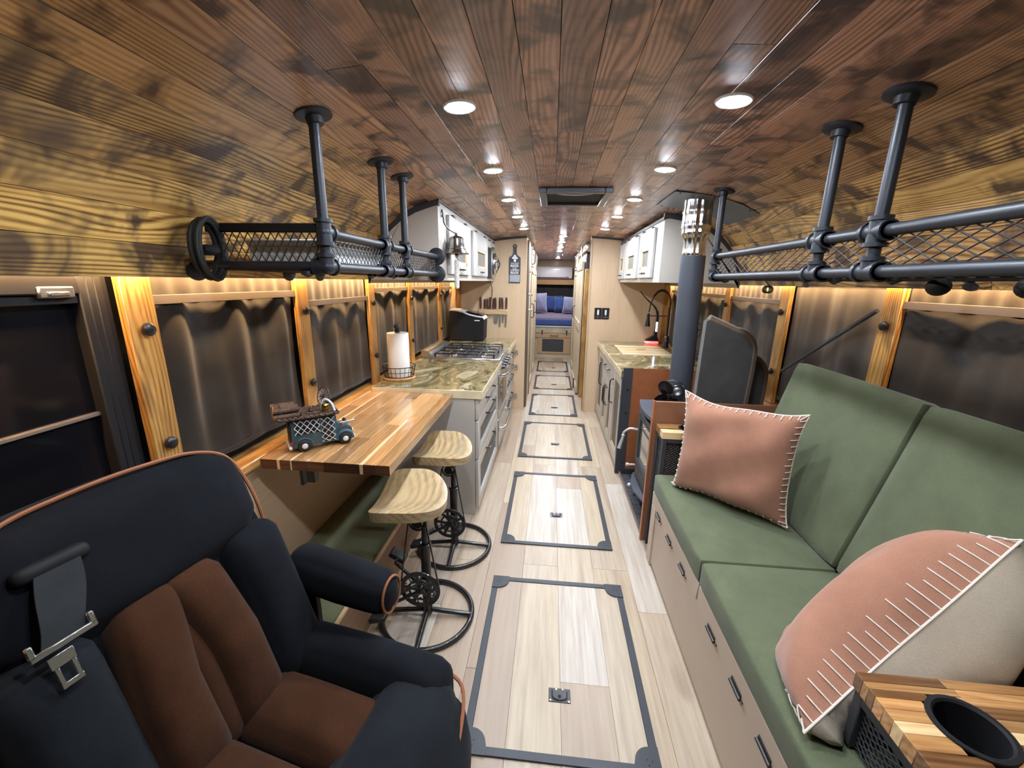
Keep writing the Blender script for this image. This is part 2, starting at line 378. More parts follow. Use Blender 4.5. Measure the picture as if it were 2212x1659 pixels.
        def g(i):
            # denser near the rim
            t = -1 + 2 * i / n
            return math.copysign(abs(t) ** 0.75, t) if t else 0.0
        for ax in range(3):
            for sg in (-1, 1):
                for i in range(n):
                    for j in range(n):
                        ps = []
                        for (a, b) in ((i, j), (i + 1, j), (i + 1, j + 1), (i, j + 1)):
                            p = [0, 0, 0]; p[ax] = sg; p[(ax + 1) % 3] = g(a); p[(ax + 2) % 3] = g(b); ps.append(vert(p))
                        if sg < 0: ps.reverse()
                        try: self.bm.faces.new(ps)
                        except ValueError: pass
        return self
    def grid(self, fn, nu, nv, thick=0.0, flip=False):
        V = [[self.bm.verts.new(fn(i / nu, j / nv)) for j in range(nv + 1)] for i in range(nu + 1)]
        fs = []
        for i in range(nu):
            for j in range(nv):
                q = [V[i][j], V[i + 1][j], V[i + 1][j + 1], V[i][j + 1]]
                if flip: q.reverse()
                fs.append(self.bm.faces.new(q))
        if thick:
            bmesh.ops.recalc_face_normals(self.bm, faces=fs)
            bmesh.ops.solidify(self.bm, geom=fs, thickness=thick)
        return self
    def mesh(self, name, recalc=True, ang=38):
        if recalc: bmesh.ops.recalc_face_normals(self.bm, faces=self.bm.faces)
        me = bpy.data.meshes.new(name); self.bm.to_mesh(me); self.bm.free()
        me.polygons.foreach_set('use_smooth', [True] * len(me.polygons))
        me.set_sharp_from_angle(angle=math.radians(ang))
        return me
    def build(self, name, mat, parent=None, kind=None, label=None, recalc=True, ang=38, local=False, off=None):
        me = self.mesh(name, recalc, ang)
        o = bpy.data.objects.new(name, me); C.objects.link(o)
        me.materials.append(M[mat] if isinstance(mat, str) else mat)
        if parent is not None:
            o.parent = parent
            if not local: me.transform(Matrix.Translation(-origin_of(parent)))
            OFF[o.name] = origin_of(parent)
        elif off is not None:
            me.transform(Matrix.Translation(-Vector(off))); o.location = off; OFF[o.name] = Vector(off)
        if kind: o['kind'] = kind
        if label: o['label'] = label
        return o

def root(name, label, cat, loc=(0, 0, 0), rot=(0, 0, 0), group=None):
    o = bpy.data.objects.new(name, None); C.objects.link(o); o.location = loc; o.rotation_euler = rot
    o.empty_display_size = 0.05
    o['label'] = label; o['category'] = cat
    if group: o['group'] = group
    OFF[o.name] = Vector(loc); return o
def tag(o, label, cat, group=None):
    o['label'] = label; o['category'] = cat
    if group: o['group'] = group
    return o
def struct(mb, name, mat, ang=38):
    o = mb.build(name, mat, ang=ang); o['kind'] = 'structure'; return o
def empty_struct(name):
    o = bpy.data.objects.new(name, None); C.objects.link(o); o['kind'] = 'structure'; OFF[o.name] = Vector((0, 0, 0)); return o
def piece(name, me, loc, parent, rot=(0, 0, 0), mat=None, color=None):
    o = bpy.data.objects.new(name, me); C.objects.link(o); o.parent = parent
    o.location = Vector(loc) - origin_of(parent); o.rotation_euler = rot
    if color is not None: o.color = color
    return o
def dup(r, loc, rot=None, label=None):
    n = r.copy(); C.objects.link(n); n.location = loc
    if rot is not None: n.rotation_euler = rot
    if label: n['label'] = label
    OFF[n.name] = Vector(loc)
    for ch in list(r.children):
        c = ch.copy(); C.objects.link(c); c.parent = n
        for g in list(ch.children):
            d = g.copy(); C.objects.link(d); d.parent = c
    return n
def arc_pts(c, r, a0, a1, n, u=(1, 0, 0), v=(0, 0, 1)):
    c, u, v = Vector(c), Vector(u), Vector(v)
    return [c + u * (r * math.cos(a0 + (a1 - a0) * i / n)) + v * (r * math.sin(a0 + (a1 - a0) * i / n)) for i in range(n + 1)]
def smooth_path(pts, n=8):
    """Catmull-Rom through points"""
    P = [Vector(p) for p in pts]; P = [P[0] * 2 - P[1]] + P + [P[-1] * 2 - P[-2]]; out = []
    for i in range(1, len(P) - 2):
        for k in range(n):
            t = k / n; a, b, c, d = P[i - 1], P[i], P[i + 1], P[i + 2]
            out.append(0.5 * ((2 * b) + (c - a) * t + (2 * a - 5 * b + 4 * c - d) * t * t + (3 * b - a - 3 * c + d) * t ** 3))
    out.append(P[-2]); return out
def handle_bar(p0, p1, out, r=0.005, seg=6):
    """bow handle from p0 to p1 standing off by vector out"""
    p0, p1, out = Vector(p0), Vector(p1), Vector(out); d = p1 - p0
    mb = MB(); mb.tube([p0, p0 + out * 0.75 + d * 0.03, p0 + out + d * 0.14, p0 + out + d * 0.86, p0 + out * 0.75 + d * 0.97, p1], r, seg)
    for p in (p0, p1): mb.cyl(p, p + out * 0.15, r * 1.6, seg=8)
    return mb
# ================================================================== THE SETTING
XC = 0.085
PROF = [(0, 1.925), (.3, 1.918), (.5, 1.905), (.65, 1.89), (.75, 1.872), (.85, 1.84), (.93, 1.80), (1.0, 1.745), (1.06, 1.68), (1.1, 1.61), (1.13, 1.53), (1.145, 1.445)]
ARC = [0.0]
for (a, za), (b, zb) in zip(PROF, PROF[1:]): ARC.append(ARC[-1] + math.hypot(b - a, zb - za))
def interp(x, xs, ys):
    if x <= xs[0]: return ys[0]
    for i in range(1, len(xs)):
        if x <= xs[i]: return ys[i - 1] + (ys[i] - ys[i - 1]) * (x - xs[i - 1]) / (xs[i] - xs[i - 1])
    return ys[-1]
def ceil_at(s):
    """point (x,z) on the ceiling at arc coordinate s from the crown"""
    a = abs(s); u = interp(a, ARC, [p[0] for p in PROF]); z = interp(a, ARC, [p[1] for p in PROF])
    return XC + math.copysign(u, s), z
def ceil_z(x): return interp(abs(x - XC), [p[0] for p in PROF], [p[1] for p in PROF])
def ceil_outline(x0, x1, n=14, dz=0.0): return [(x0 + (x1 - x0) * i / n, ceil_z(x0 + (x1 - x0) * i / n) + dz) for i in range(n + 1)]
Y0, Y1, YP = -1.3, 9.75, 4.57      # bus front, rear wall, kitchen partition

# floor: sub-floor slab, then one object for every vinyl plank
fl = struct(MB().bb((-1.2, Y0, -0.05), (1.37, Y1, -0.005)), 'floor', 'matte')
plank_mesh = {}
def plank_me(wd, ln):
    k = (round(wd, 3), round(ln, 3))
    if k not in plank_mesh:
        me = MB().box((0, 0, 0), (wd - 0.0006, ln - 0.0008, 0.005), 0.0008).mesh('plank'); me.materials.append(M['floor']); plank_mesh[k] = me
    return plank_mesh[k]
EDGE = [-0.994 + 0.18 * i for i in range(10)]
rf = random.Random(11)
start = {4: -1.2, 5: 1.86 - 2.44, 6: 1.217 - 2.44, 7: 1.865 - 2.44, 8: 1.594 - 2.44, 3: 1.86 - 1.22 * 2, 2: -0.9, 1: -0.4}
for i in range(len(EDGE) - 1):
    x0, x1 = EDGE[i], EDGE[i + 1]
    y = start.get(i, -1.3 + rf.random()) if i else -1.0
    while y < 8.0:
        ln = 1.22
        if not (y > 4.6 and (x1 < -0.3 or x0 > 0.45)):
            piece('plank', plank_me(0.18, ln), ((x0 + x1) / 2, y + ln / 2, -0.0025), fl, color=(0.03 if i == 4 and y > 0 and y < 1.7 else rf.random(), 0, 0, 1))
        y += ln

# ceiling: dark roof skin above, one object for every scorched board
ce_mb = MB(); ps = [ceil_at(-ARC[-1] + 2 * ARC[-1] * i / 40) for i in range(41)]
def shell(u, v):
    x, z = ceil_at(-ARC[-1] + 2 * ARC[-1] * u); dx, dz = x - XC, z - 1.0
    l = math.hypot(dx, dz); return Vector((x + dx / l * 0.02, Y0 + (Y1 - Y0) * v, z + dz / l * 0.02))
ce_mb.grid(shell, 40, 1, 0.01)
ce = struct(ce_mb, 'ceiling', 'matte')
NR = 16; WD = ARC[-1] / NR
cmesh = {}
def cplank(ln):
    k = round(ln, 2)
    if k not in cmesh:
        me = MB().box((0, 0, 0), (WD - 0.0012, ln - 0.0015, 0.012), 0.0005).mesh('board'); me.materials.append(M['ceil']); cmesh[k] = me
    return cmesh[k]
rc = random.Random(5)
for i in range(-NR, NR):
    s0, s1 = i * WD, (i + 1) * WD; sm = (s0 + s1) / 2
    (xa, za), (xb, zb) = ceil_at(s0), ceil_at(s1); ang = math.atan2(zb - za, xb - xa)
    n = Vector((-math.sin(ang), 0, math.cos(ang)))
    y = Y0 - rc.choice([0.2, 0.7, 1.1, 1.6, 1.9]); lim = YP if abs(sm) > 0.62 else Y1
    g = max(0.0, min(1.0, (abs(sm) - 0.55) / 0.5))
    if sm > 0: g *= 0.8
    while y < lim:
        ln = rc.choice([1.8, 2.1, 2.4]); a, b = max(y, Y0), min(y + ln, lim); a, b = round(a, 2), round(b, 2)
        if b - a > 0.05:
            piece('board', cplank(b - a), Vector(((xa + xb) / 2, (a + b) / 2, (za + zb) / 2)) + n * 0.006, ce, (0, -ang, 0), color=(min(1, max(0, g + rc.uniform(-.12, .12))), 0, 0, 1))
        y += ln

XL, XR = -1.11, 1.272
# left wall: ply below, dark body panel behind the curtains
wl = struct(MB().bb((XL - 0.02, 1.0, 0), (XL, YP, 0.78)), 'wall_left', 'plywall')
MB().bb((XL - 0.08, Y0, 0.0), (XL - 0.055, YP, 1.52)).build('body_panel', 'matte', wl)
MB().bb((XL - 0.06, Y0, 1.475), (XL + 0.045, YP, 1.487)).build('strip_recess', 'matte', wl)
wr = struct(MB().bb((XR, Y0, 0), (XR + 0.02, YP, 0.78)), 'wall_right', 'plywall')
MB().bb((XR + 0.055, Y0, 0.0), (XR + 0.08, YP, 1.52)).build('body_panel', 'matte', wr)
MB().bb((XR - 0.045, Y0, 1.475), (XR + 0.06, YP, 1.487)).build('strip_recess', 'matte', wr)
struct(MB().bb((-1.2, Y0 - 0.03, -0.05), (1.37, Y0, 2.0)), 'wall_front', 'matte')
o = struct(MB().bb((XL - 0.055, 1.0, 0.765), (XL + 0.052, YP, 0.80), 0.004), 'trim_1', 'sill'); o['label'] = 'orange scorched pine sill along the left windows'
o = struct(MB().bb((XR - 0.055, Y0, 0.765), (XR + 0.055, YP, 0.80), 0.004), 'trim_2', 'sill'); o['label'] = 'orange scorched pine sill along the right windows'

# partitions between kitchen and corridor
def part_poly(x0, x1): return [(x0, 0.0), (x1, 0.0)] + ceil_outline(x1, x0, 14, 0.004)
struct(MB().prism(part_poly(XL - 0.05, -0.28), 1, YP, YP + 0.05), 'wall_back_left', 'ply')
struct(MB().prism(part_poly(0.395, XR + 0.05), 1, YP, YP + 0.05), 'wall_back_right', 'ply')
def corner_trim(name, x0, x1, lab):
    mb = MB(); o_ = ceil_outline(x0, x1, 14, -0.001)
    mb.prism(o_ + [(x, z - 0.018) for x, z in reversed(o_)], 1, YP - 0.012, YP); t = struct(mb, name, 'trimblack'); t['label'] = lab
corner_trim('trim_3', -0.63, -0.28, 'black trim strip where the left partition meets the ceiling')
corner_trim('trim_4', 0.395, 0.72, 'black trim strip where the right partition meets the ceiling')
o = struct(MB().bb((-1.06, YP - 0.02, 0.82), (-1.0, YP, 1.445), 0.003), 'trim_5', 'post')
o = struct(MB().bb((1.188, YP - 0.02, 0.82), (1.245, YP, 1.445), 0.003), 'trim_6', 'post')
# corridor
cw = struct(MB().bb((-0.33, YP + 0.05, 0), (-0.28, 7.85, 1.905)), 'wall_corridor_left', 'closet')
cr = struct(MB().bb((0.40, YP + 0.75, 0), (0.45, 7.85, 1.905)), 'wall_corridor_right', 'closet')
o = struct(MB().bb((0.395, 5.17, 0), (0.455, 5.22, 1.60), 0.004), 'trim_7', 'post'); o['label'] = 'yellow scorched pine jamb board at the corridor opening'
MB().bb((0.40, 5.165, 1.61), (0.475, 5.225, 1.80), 0.004).build('bracket', 'trimblack', o)
struct(MB().bb((0.395, YP - 0.004, 0), (0.42, YP + 0.056, 1.885), 0.002), 'trim_8', 'trimwood')
# bedroom
struct(MB().bb((-1.2, Y1, 0), (1.37, Y1 + 0.05, 2.0)), 'wall_rear', 'plywall')
struct(MB().bb((-1.2, 7.85, 0), (-1.15, Y1, 2.0)), 'wall_bedroom_left', 'plywall')
struct(MB().bb((1.33, 7.85, 0), (1.37, Y1, 2.0)), 'wall_bedroom_right', 'plywall')

# ------------------------------------------------------------------ ceiling downlights
def downlight(x, y, label, group, mat='lens'):
    xx = x; z = ceil_z(xx); sl = math.atan2(ceil_z(xx + 0.03) - ceil_z(xx - 0.03), 0.06)
    r = root('ceiling_light', label, 'light', (xx, y, z), (0, -sl, 0), group)
    MB().lathe([(0.0, 0.004), (0.046, 0.004), (0.046, -0.002), (0.043, -0.0052), (0.037, -0.0052), (0.037, 0.0), (0.0, 0.0)], seg=28).build('bezel', 'white', r, local=True)
    MB().lathe([(0.0, -0.0085), (0.018, -0.0080), (0.030, -0.0066), (0.0365, -0.0048), (0.0365, -0.003), (0.0, -0.003)], seg=24).build('lens', mat, r, local=True)
    return r
ys = [0.55, 1.255, 1.92, 2.57, 3.21, 3.92]
nm = ['just above the photographer', 'nearest the camera', 'second from the camera', 'third from the camera', 'fourth from the camera', 'farthest, by the partition']
for k, y in enumerate(ys):
    downlight(-0.272, y, 'round white ceiling downlight of the left row, ' + nm[k], 'downlights of the left row')
    downlight(0.452, y, 'round white ceiling downlight of the right row, ' + nm[k], 'downlights of the right row')
for k, y in enumerate([4.62, 5.28, 6.08, 6.85]):
    downlight(0.100, y, ['first', 'second', 'third', 'last'][k] + ' small round downlight in line along the corridor ceiling', 'corridor downlights', 'lensc')
downlight(0.10, 8.8, 'round downlight added over the bed to brighten the rear', 'corridor downlights', 'lensc')  # extra lamp, added to brighten the bed and air conditioner

# warm strips
for nme, x, lab in (('led_strip', XL + 0.031, 'warm glowing light strip hidden above the left windows'), ('led_strip', XR - 0.0265, 'warm glowing light strip hidden above the right windows')):
    r = root(nme, lab, 'light strip', (x, 1.7, 1.475))
    MB().bb((x - 0.006, -1.0, 1.470), (x + 0.006, YP - 0.03, 1.475)).build('channel', 'white', r)
    MB().bb((x - 0.005, -1.0, 1.464), (x + 0.005, YP - 0.03, 1.4698)).build('diffuser', 'strip', r)
# roof vent
r = root('roof_vent', 'dark rectangular roof vent with grey frame in the ceiling', 'vent', (0.105, 2.49, 1.92))
MB().bb((-0.085, 2.29, 1.895), (-0.045, 2.70, 1.92), 0.004).bb((0.255, 2.29, 1.895), (0.295, 2.70, 1.92), 0.004).bb((-0.045, 2.29, 1.895), (0.255, 2.33, 1.92), 0.004).bb((-0.045, 2.66, 1.895), (0.255, 2.70, 1.92), 0.004).build('frame', 'flash', r)
MB().bb((-0.046, 2.325, 1.912), (0.256, 2.665, 1.918)).build('dark_cover', 'matte', r)
MB().tube(smooth_path([(-0.03, 2.345, 1.91), (0.03, 2.345, 1.899), (0.105, 2.345, 1.895), (0.18, 2.345, 1.899), (0.24, 2.345, 1.91)], 5), 0.004, 6).build('lift_arm', 'steel', r)
# ================================================================== LEFT SIDE
# ------------------------------------------------------------------ window posts and curtains
POSTS_L = [1.01, 1.745, 2.46, 3.165, 4.03]
POSTS_R = [0.935, 1.664, 2.381, 3.124, 3.89]
ORD = ['first', 'second', 'third', 'fourth', 'fifth']
def post(x, y, sgn, label, group):
    r = root('window_post', label, 'post', (x, y, 0.80), (0, 0, 0), group)
    MB().bb((x - 0.011, y - 0.042, 0.801), (x + 0.011, y + 0.042, 1.46), 0.002).build('board', 'post', r)
    for z in (1.308, 0.98):
        k = MB().lathe([(0.0, 0.022), (0.012, 0.021), (0.0175, 0.016), (0.018, 0.008), (0.012, 0.004), (0.010, 0.0)], (x + sgn * 0.011, y, z), (sgn, 0, 0), 16).build('knob', 'black', r)
    return r
for i, y in enumerate(POSTS_L):
    post(XL + 0.005, y, 1, 'yellow scorched post with black knobs on the left wall, ' + ORD[i] + ' from the camera', 'window posts of the left wall')
for i, y in enumerate(POSTS_R):
    post(XR - 0.005, y, -1, 'yellow scorched post with black knobs on the right wall, ' + ['beside the near sofa arm', 'behind the sofa back', 'behind the charcoal seats', 'beside the flue pipe', 'behind the faucet'][i], 'window posts of the right wall')
def curtain(x, y0, y1, sgn, rodz, label, seed, group, amp=0.012, gather=0.5, zb=0.83, rod=True, headamp=0.0018):
    """sgn: direction to the room"""
    r = root('curtain', label, 'curtain', (x, (y0 + y1) / 2, zb), (0, 0, 0), group)
    rr = random.Random(seed); ph = [rr.uniform(0, 6.28) for _ in range(6)]; fr = [rr.uniform(1.8, 2.8), rr.uniform(4, 5.5), rr.uniform(8, 11)]
    W = y1 - y0
    def fold(u, t): # t 0 top .. 1 bottom
        k = 0.35 + 0.65 * math.sin(PI * min(1, t * 0.9 + 0.1))
        return amp * k * (math.sin(2 * PI * fr[0] * u + ph[0] + 1.6 * t) + 0.40 * math.sin(2 * PI * fr[1] * u + ph[1] - 1.2 * t) + 0.10 * math.sin(2 * PI * fr[2] * u + ph[2]))
    nu = 44
    ztop = rodz - 0.004 if rod else 1.44
    def main(u, t):
        dip = 0.007 * (1 + math.sin(2 * PI * fr[1] * u + ph[3])) * (1 - t) if rod else 0
        return Vector((x - sgn * 0.014 + sgn * fold(u, t) * 1.1, y0 + W * u, ztop - dip + (zb - ztop) * t))
    MB().grid(main, nu, 18, 0.0015).build('panel', 'curtain', r, ang=80)
    def hem(u, t): return main(u, 0.965 + 0.035 * t) + Vector((sgn * 0.0035, 0, 0))
    MB().grid(hem, nu, 1, 0.003).build('hem', 'curtain', r, ang=80)
    if rod:
        def head(u, t): return Vector((x - sgn * 0.012 + sgn * (headamp * math.sin(2 * PI * fr[2] * u + ph[4]) + 0.002 * math.sin(2 * PI * fr[1] * u)), y0 + W * u, 1.462 + (rodz - 1.462) * t))
        MB().grid(head, nu * 2, 3, 0.0015).build('heading', 'curtain', r, ang=80)
        MB().bb((x - 0.003 + sgn * 0.004, y0, rodz - 0.013), (x + 0.003 + sgn * 0.004, y1, rodz + 0.013), 0.001).build('rail', 'trimwood' if False else 'railmetal', r)
    return r
cz = [1.384, 1.337, 1.383, 1.383, 1.37]
cl_lab = ['dark blackout curtain between the first two left posts, above the toy truck', 'dark brown blackout curtain on the left wall above the middle of the wooden table', 'dark brown blackout curtain on the left wall behind the paper towel roll', 'dark brown blackout curtain on the left wall behind the gas range', 'dark brown blackout curtain on the left wall behind the black ice maker']
for i in range(5):
    y0 = POSTS_L[i] + 0.043; y1 = (POSTS_L[i + 1] - 0.043) if i < 4 else YP - 0.03
    curtain(XL + 0.003, y0, y1, 1, cz[i], cl_lab[i], 20 + i, 'curtains of the left wall', amp=0.012 if i == 0 else 0.008, zb=0.845, headamp=0.0018 if i < 3 else 0.006)
rz = [1.387, 1.36, 1.359, 1.365, 1.37]
cr_lab = ['dark brown blackout curtain on the right wall above the near half of the sofa', 'dark brown blackout curtain with a diagonal strap above the far sofa back', 'dark brown blackout curtain on the right wall behind the charcoal folding seats', 'dark brown blackout curtain on the right wall behind the flue pipe', 'dark brown blackout curtain on the right wall behind the faucet']
for i in range(5):
    y0 = POSTS_R[i] + 0.043; y1 = (POSTS_R[i + 1] - 0.043) if i < 4 else YP - 0.03
    c = curtain(XR - 0.003, y0, y1, -1, rz[i], cr_lab[i], 40 + i, 'curtains of the right wall', amp=0.006, zb=0.83, rod=(i != 1))
    if i == 1:
        MB().tube([(XR - 0.022, 1.718, 1.36), (XR - 0.024, 2.28, 1.0)], 0.009, 6).build('strap', 'belt', c, label='dark diagonal strap')

# ------------------------------------------------------------------ near left window without curtain
wi = empty_struct('window_1')
xg = XL - 0.03
MB().bb((xg - 0.012, -1.2, 1.405), (xg + 0.035, 0.885, 1.445), 0.003).build('head_rail', 'black', wi)
for k, yy in enumerate((0.895, 0.918, 0.941, 0.958)):
    MB().bb((xg - 0.012, yy - 0.011, 0.5), (xg + 0.03 - 0.006 * k, yy + 0.009, 1.46), 0.003).build('jamb', 'matte', wi)
MB().bb((xg - 0.012, -1.2, 1.383), (xg + 0.024, 0.885, 1.403), 0.002).build('sash_top', 'matte', wi)
MB().bb((xg - 0.006, -1.2, 1.112), (xg + 0.0, 0.885, 1.385)).build('pane', 'darkglass', wi)
MB().bb((xg - 0.012, -1.2, 1.103), (xg + 0.012, 0.885, 1.113), 0.002).build('sash_rail', 'railmetal', wi, label='pale metal rail')
MB().bb((xg - 0.006, -1.2, 0.80), (xg + 0.0, 0.885, 1.098)).build('lower_pane', 'darkglass', wi)
MB().bb((xg - 0.02, -1.2, 0.0), (xg + 0.03, 0.95, 0.80), 0.004).build('panel', 'matte', wi)
MB().bb((xg + 0.02, 0.80, 1.397), (xg + 0.04, 0.87, 1.423), 0.003).bb((xg + 0.038, 0.815, 1.402), (xg + 0.046, 0.855, 1.412), 0.002).build('latch', 'steel', wi)

# ------------------------------------------------------------------ pipe racks
def flange(p, nrm, R=0.046, pipe=0.0):
    return MB().lathe([(0.0, 0.0), (R, 0.0), (R, 0.006), (R * 0.9, 0.008), (R * 0.48, 0.010), (R * 0.44, 0.026), (0.0, 0.026)], p, nrm, 24)
def tee(p, dirs, r=0.021, ln=0.036):
    mb = MB(); p = Vector(p)
    mb.ball(p, r * 1.05, 12, 8)
    for d in dirs:
        d = Vector(d); mb.cyl(p, p + d * ln, r, seg=14); mb.cyl(p + d * (ln - 0.010), p + d * ln, r * 1.22, seg=14)
    return mb
def diamonds(o, u, v, nu, nv, r=0.0016, seg=4):
    """crossing strands filling the parallelogram o,u,v with diamonds"""
    o, u, v = Vector(o), Vector(u), Vector(v); mb = MB()
    for sg in (1, -1):
        for k in range(-nv, nu + nv + 1):
            # line: a(t) = k + sg * t*nv /... in diamond units, b = t*nv
            pts = []
            t0, t1 = 0.0, float(nv)
            a0, a1 = k + sg * t0, k + sg * t1
            # clip to 0..nu
            def at(t): return k + sg * t
            lo, hi = (0 - k) * sg, (nu - k) * sg
            if lo > hi: lo, hi = hi, lo
            a, b = max(t0, lo), min(t1, hi)
            if b - a < 0.02: continue
            P = o + u * (at(a) / nu) + v * (a / nv); Q = o + u * (at(b) / nu) + v * (b / nv)
            mb.tube([P, Q], r, seg)
    return mb
def rack(xs, posts, z0, z1, yend, ystart, wallx, sgn, label, left):
    r = root('pipe_rack', label, 'rack', (xs, posts[0], z0))
    pr = 0.0145
    ya, yb = min(ystart, yend), max(ystart, yend)
    for z, nmz in ((z0, 'lower_rail'), (z1, 'upper_rail')):
        MB().cyl((xs, ya, z), (xs, yb, z), pr, seg=14).build(nmz, 'pipe', r)
    for i, y in enumerate(posts):
        zc = ceil_z(xs)
        p = MB().cyl((xs, y, z0), (xs, y, zc - 0.01), pr, seg=14).build('pole', 'pipe', r)
        sl = (ceil_z(xs + 0.02) - ceil_z(xs - 0.02)) / 0.04
        f = flange((xs, y, zc - 0.001), Vector((sl, 0, -1)).normalized(), 0.048).build('flange', 'pipe', p)
        dd = [(0, 0, 1), (0, 0, -1), (0, 1, 0), (0, -1, 0)]
        if left and i == 0: dd = [(0, 0, 1), (0, 0, -1), (0, 1, 0)]
        if not left and i == len(posts) - 1: dd = [(0, 0, 1), (0, 0, -1), (0, -1, 0)]
        tee((xs, y, z1), dd).build('tee_fitting', 'pipe', r)
        d2 = [(0, 0, 1), (-sgn, 0, 0)] + [d for d in dd if d[1] != 0]
        tee((xs, y, z0), d2).build('tee_fitting', 'pipe', r)
        MB().cyl((xs, y, z0), (wallx, y, z0), pr, seg=12).build('cross_pipe', 'pipe', r)
        flange((wallx - sgn * 0.0, y, z0), (sgn, 0, 0), 0.045).build('wall_flange', 'pipe', r)
        MB().lathe([(0.0, 0), (0.018, 0.0), (0.019, 0.01), (0.0, 0.02)], (xs - sgn * 0.06, y, z0 - 0.012), (0, 0, -1), 10).build('foot_bolt', 'pipe', r)
    return r
# left: sgn +1 (room is at +x)
rl = rack(-0.65, [1.172, 1.612, 1.838], 1.482, 1.576, 2.345, 1.172, -1.062, 1, 'black iron pipe rack hanging from the ceiling above the wooden table', True)
for z in (1.482, 1.576):
    flange((-0.65, 2.346, z), (0, -1, 0), 0.048).build('end_flange', 'pipe', rl)
for (a, b) in ((1.20, 1.59), (1.635, 1.815), (1.86, 2.31)):
    n = max(3, round((b - a) / 0.026))
    diamonds((-0.65, a, 1.492), (0, b - a, 0), (0, 0, 0.074), n, 3, 0.0015).build('mesh_panel', 'meshwire', rl, kind='stuff')
diamonds((-1.0, 1.172, 1.495), (0.33, 0, 0), (0, 0, 0.080), 14, 2, 0.0018).build('end_mesh', 'meshwire', rl, kind='stuff')
MB().bb((-1.01, 1.165, 1.575), (-0.672, 1.179, 1.600), 0.003).build('end_bar', 'matte', rl)
# floor of the rack
diamonds((-1.03, 1.19, 1.470), (0, 1.14, 0), (0.37, 0, 0), 30, 8, 0.0015).build('rack_floor', 'meshwire', rl, kind='stuff')
# pale carton lying in the rack
b = root('storage_box', 'pale white flat carton lying in the left pipe rack', 'box', (-0.80, 1.46, 1.4735))
MB().bb((-0.95, 1.26, 1.4735), (-0.69, 1.66, 1.545), 0.003).build('body', 'offwhite', b)
MB().bb((-0.955, 1.255, 1.545), (-0.685, 1.665, 1.565), 0.003).build('lid', 'offwhite', b)
# coil of black cable at the near end
ccb = root('cable_coil', 'coiled black cable hung on the near end of the left pipe rack', 'cable', (-0.985, 1.135, 1.52))
mbx = MB()
for k in range(4):
    q = [Vector((-0.985 + 0.012 * math.sin(k * 2.1) + 0.006 * k, 1.125 + 0.045 * math.cos(t) + 0.004 * k, 1.525 + (0.075 + 0.003 * k) * math.sin(t))) for t in [2 * PI * i / 24 for i in range(24)]]
    mbx.tube(q, 0.0065, 7, True)
mbx.build('loops', 'rubber', ccb)
MB().bb((-1.005, 1.10, 1.508), (-0.95, 1.15, 1.536), 0.008).build('tie', 'matte', ccb)

# right rack, sgn -1
rr_ = rack(0.79, [0.62, 1.14, 1.36, 2.17], 1.486, 1.581, 2.17, -0.2, 1.236, -1, 'black iron pipe rack hanging from the ceiling above the sofa', False)
for (a, b) in ((-0.15, 0.59), (0.655, 1.10), (1.18, 1.325), (1.40, 2.145)):
    n = max(2, round((b - a) / 0.05))
    diamonds((0.79, a, 1.497), (0, b - a, 0), (0, 0, 0.074), n, 3 if True else 2, 0.0018).build('mesh_panel', 'meshwire', rr_, kind='stuff')
diamonds((0.81, -0.1, 1.470), (0, 2.25, 0), (0.40, 0, 0), 50, 9, 0.0016).build('rack_floor', 'meshwire', rr_, kind='stuff')
for k, (xx, yy) in enumerate([(0.84, 1.0), (0.88, 0.86), (0.85, 0.72)]):
    MB().ball((xx, yy, 1.452), (0.022, 0.022, 0.02), 10, 8).build('caster_bolt', 'matte', rr_)
hk = root('coat_hook', 'small coiled black wire hook under the right pipe rack', 'hook', (1.08, 2.2, 1.455))
mbx = MB()
for k in range(4): mbx.torus((1.08, 2.20 + 0.012 * k, 1.428), 0.017, 0.0025, (0, 1, 0), 14, 5)
mbx.tube([(1.08, 2.2, 1.445), (1.05, 2.2, 1.475)], 0.0025, 5); mbx.build('wire', 'black', hk)
kb = root('motion_sensor', 'small dark round sensor under the right upper cabinet beside the flue', 'sensor', (0.99, 2.93, 1.45))
MB().ball((0.99, 2.93, 1.423), (0.022, 0.022, 0.018), 12, 8).build('head', 'black', kb)
MB().cyl((0.99, 2.93, 1.43), (0.99, 2.93, 1.4548), 0.009, seg=8).build('arm', 'black', kb)

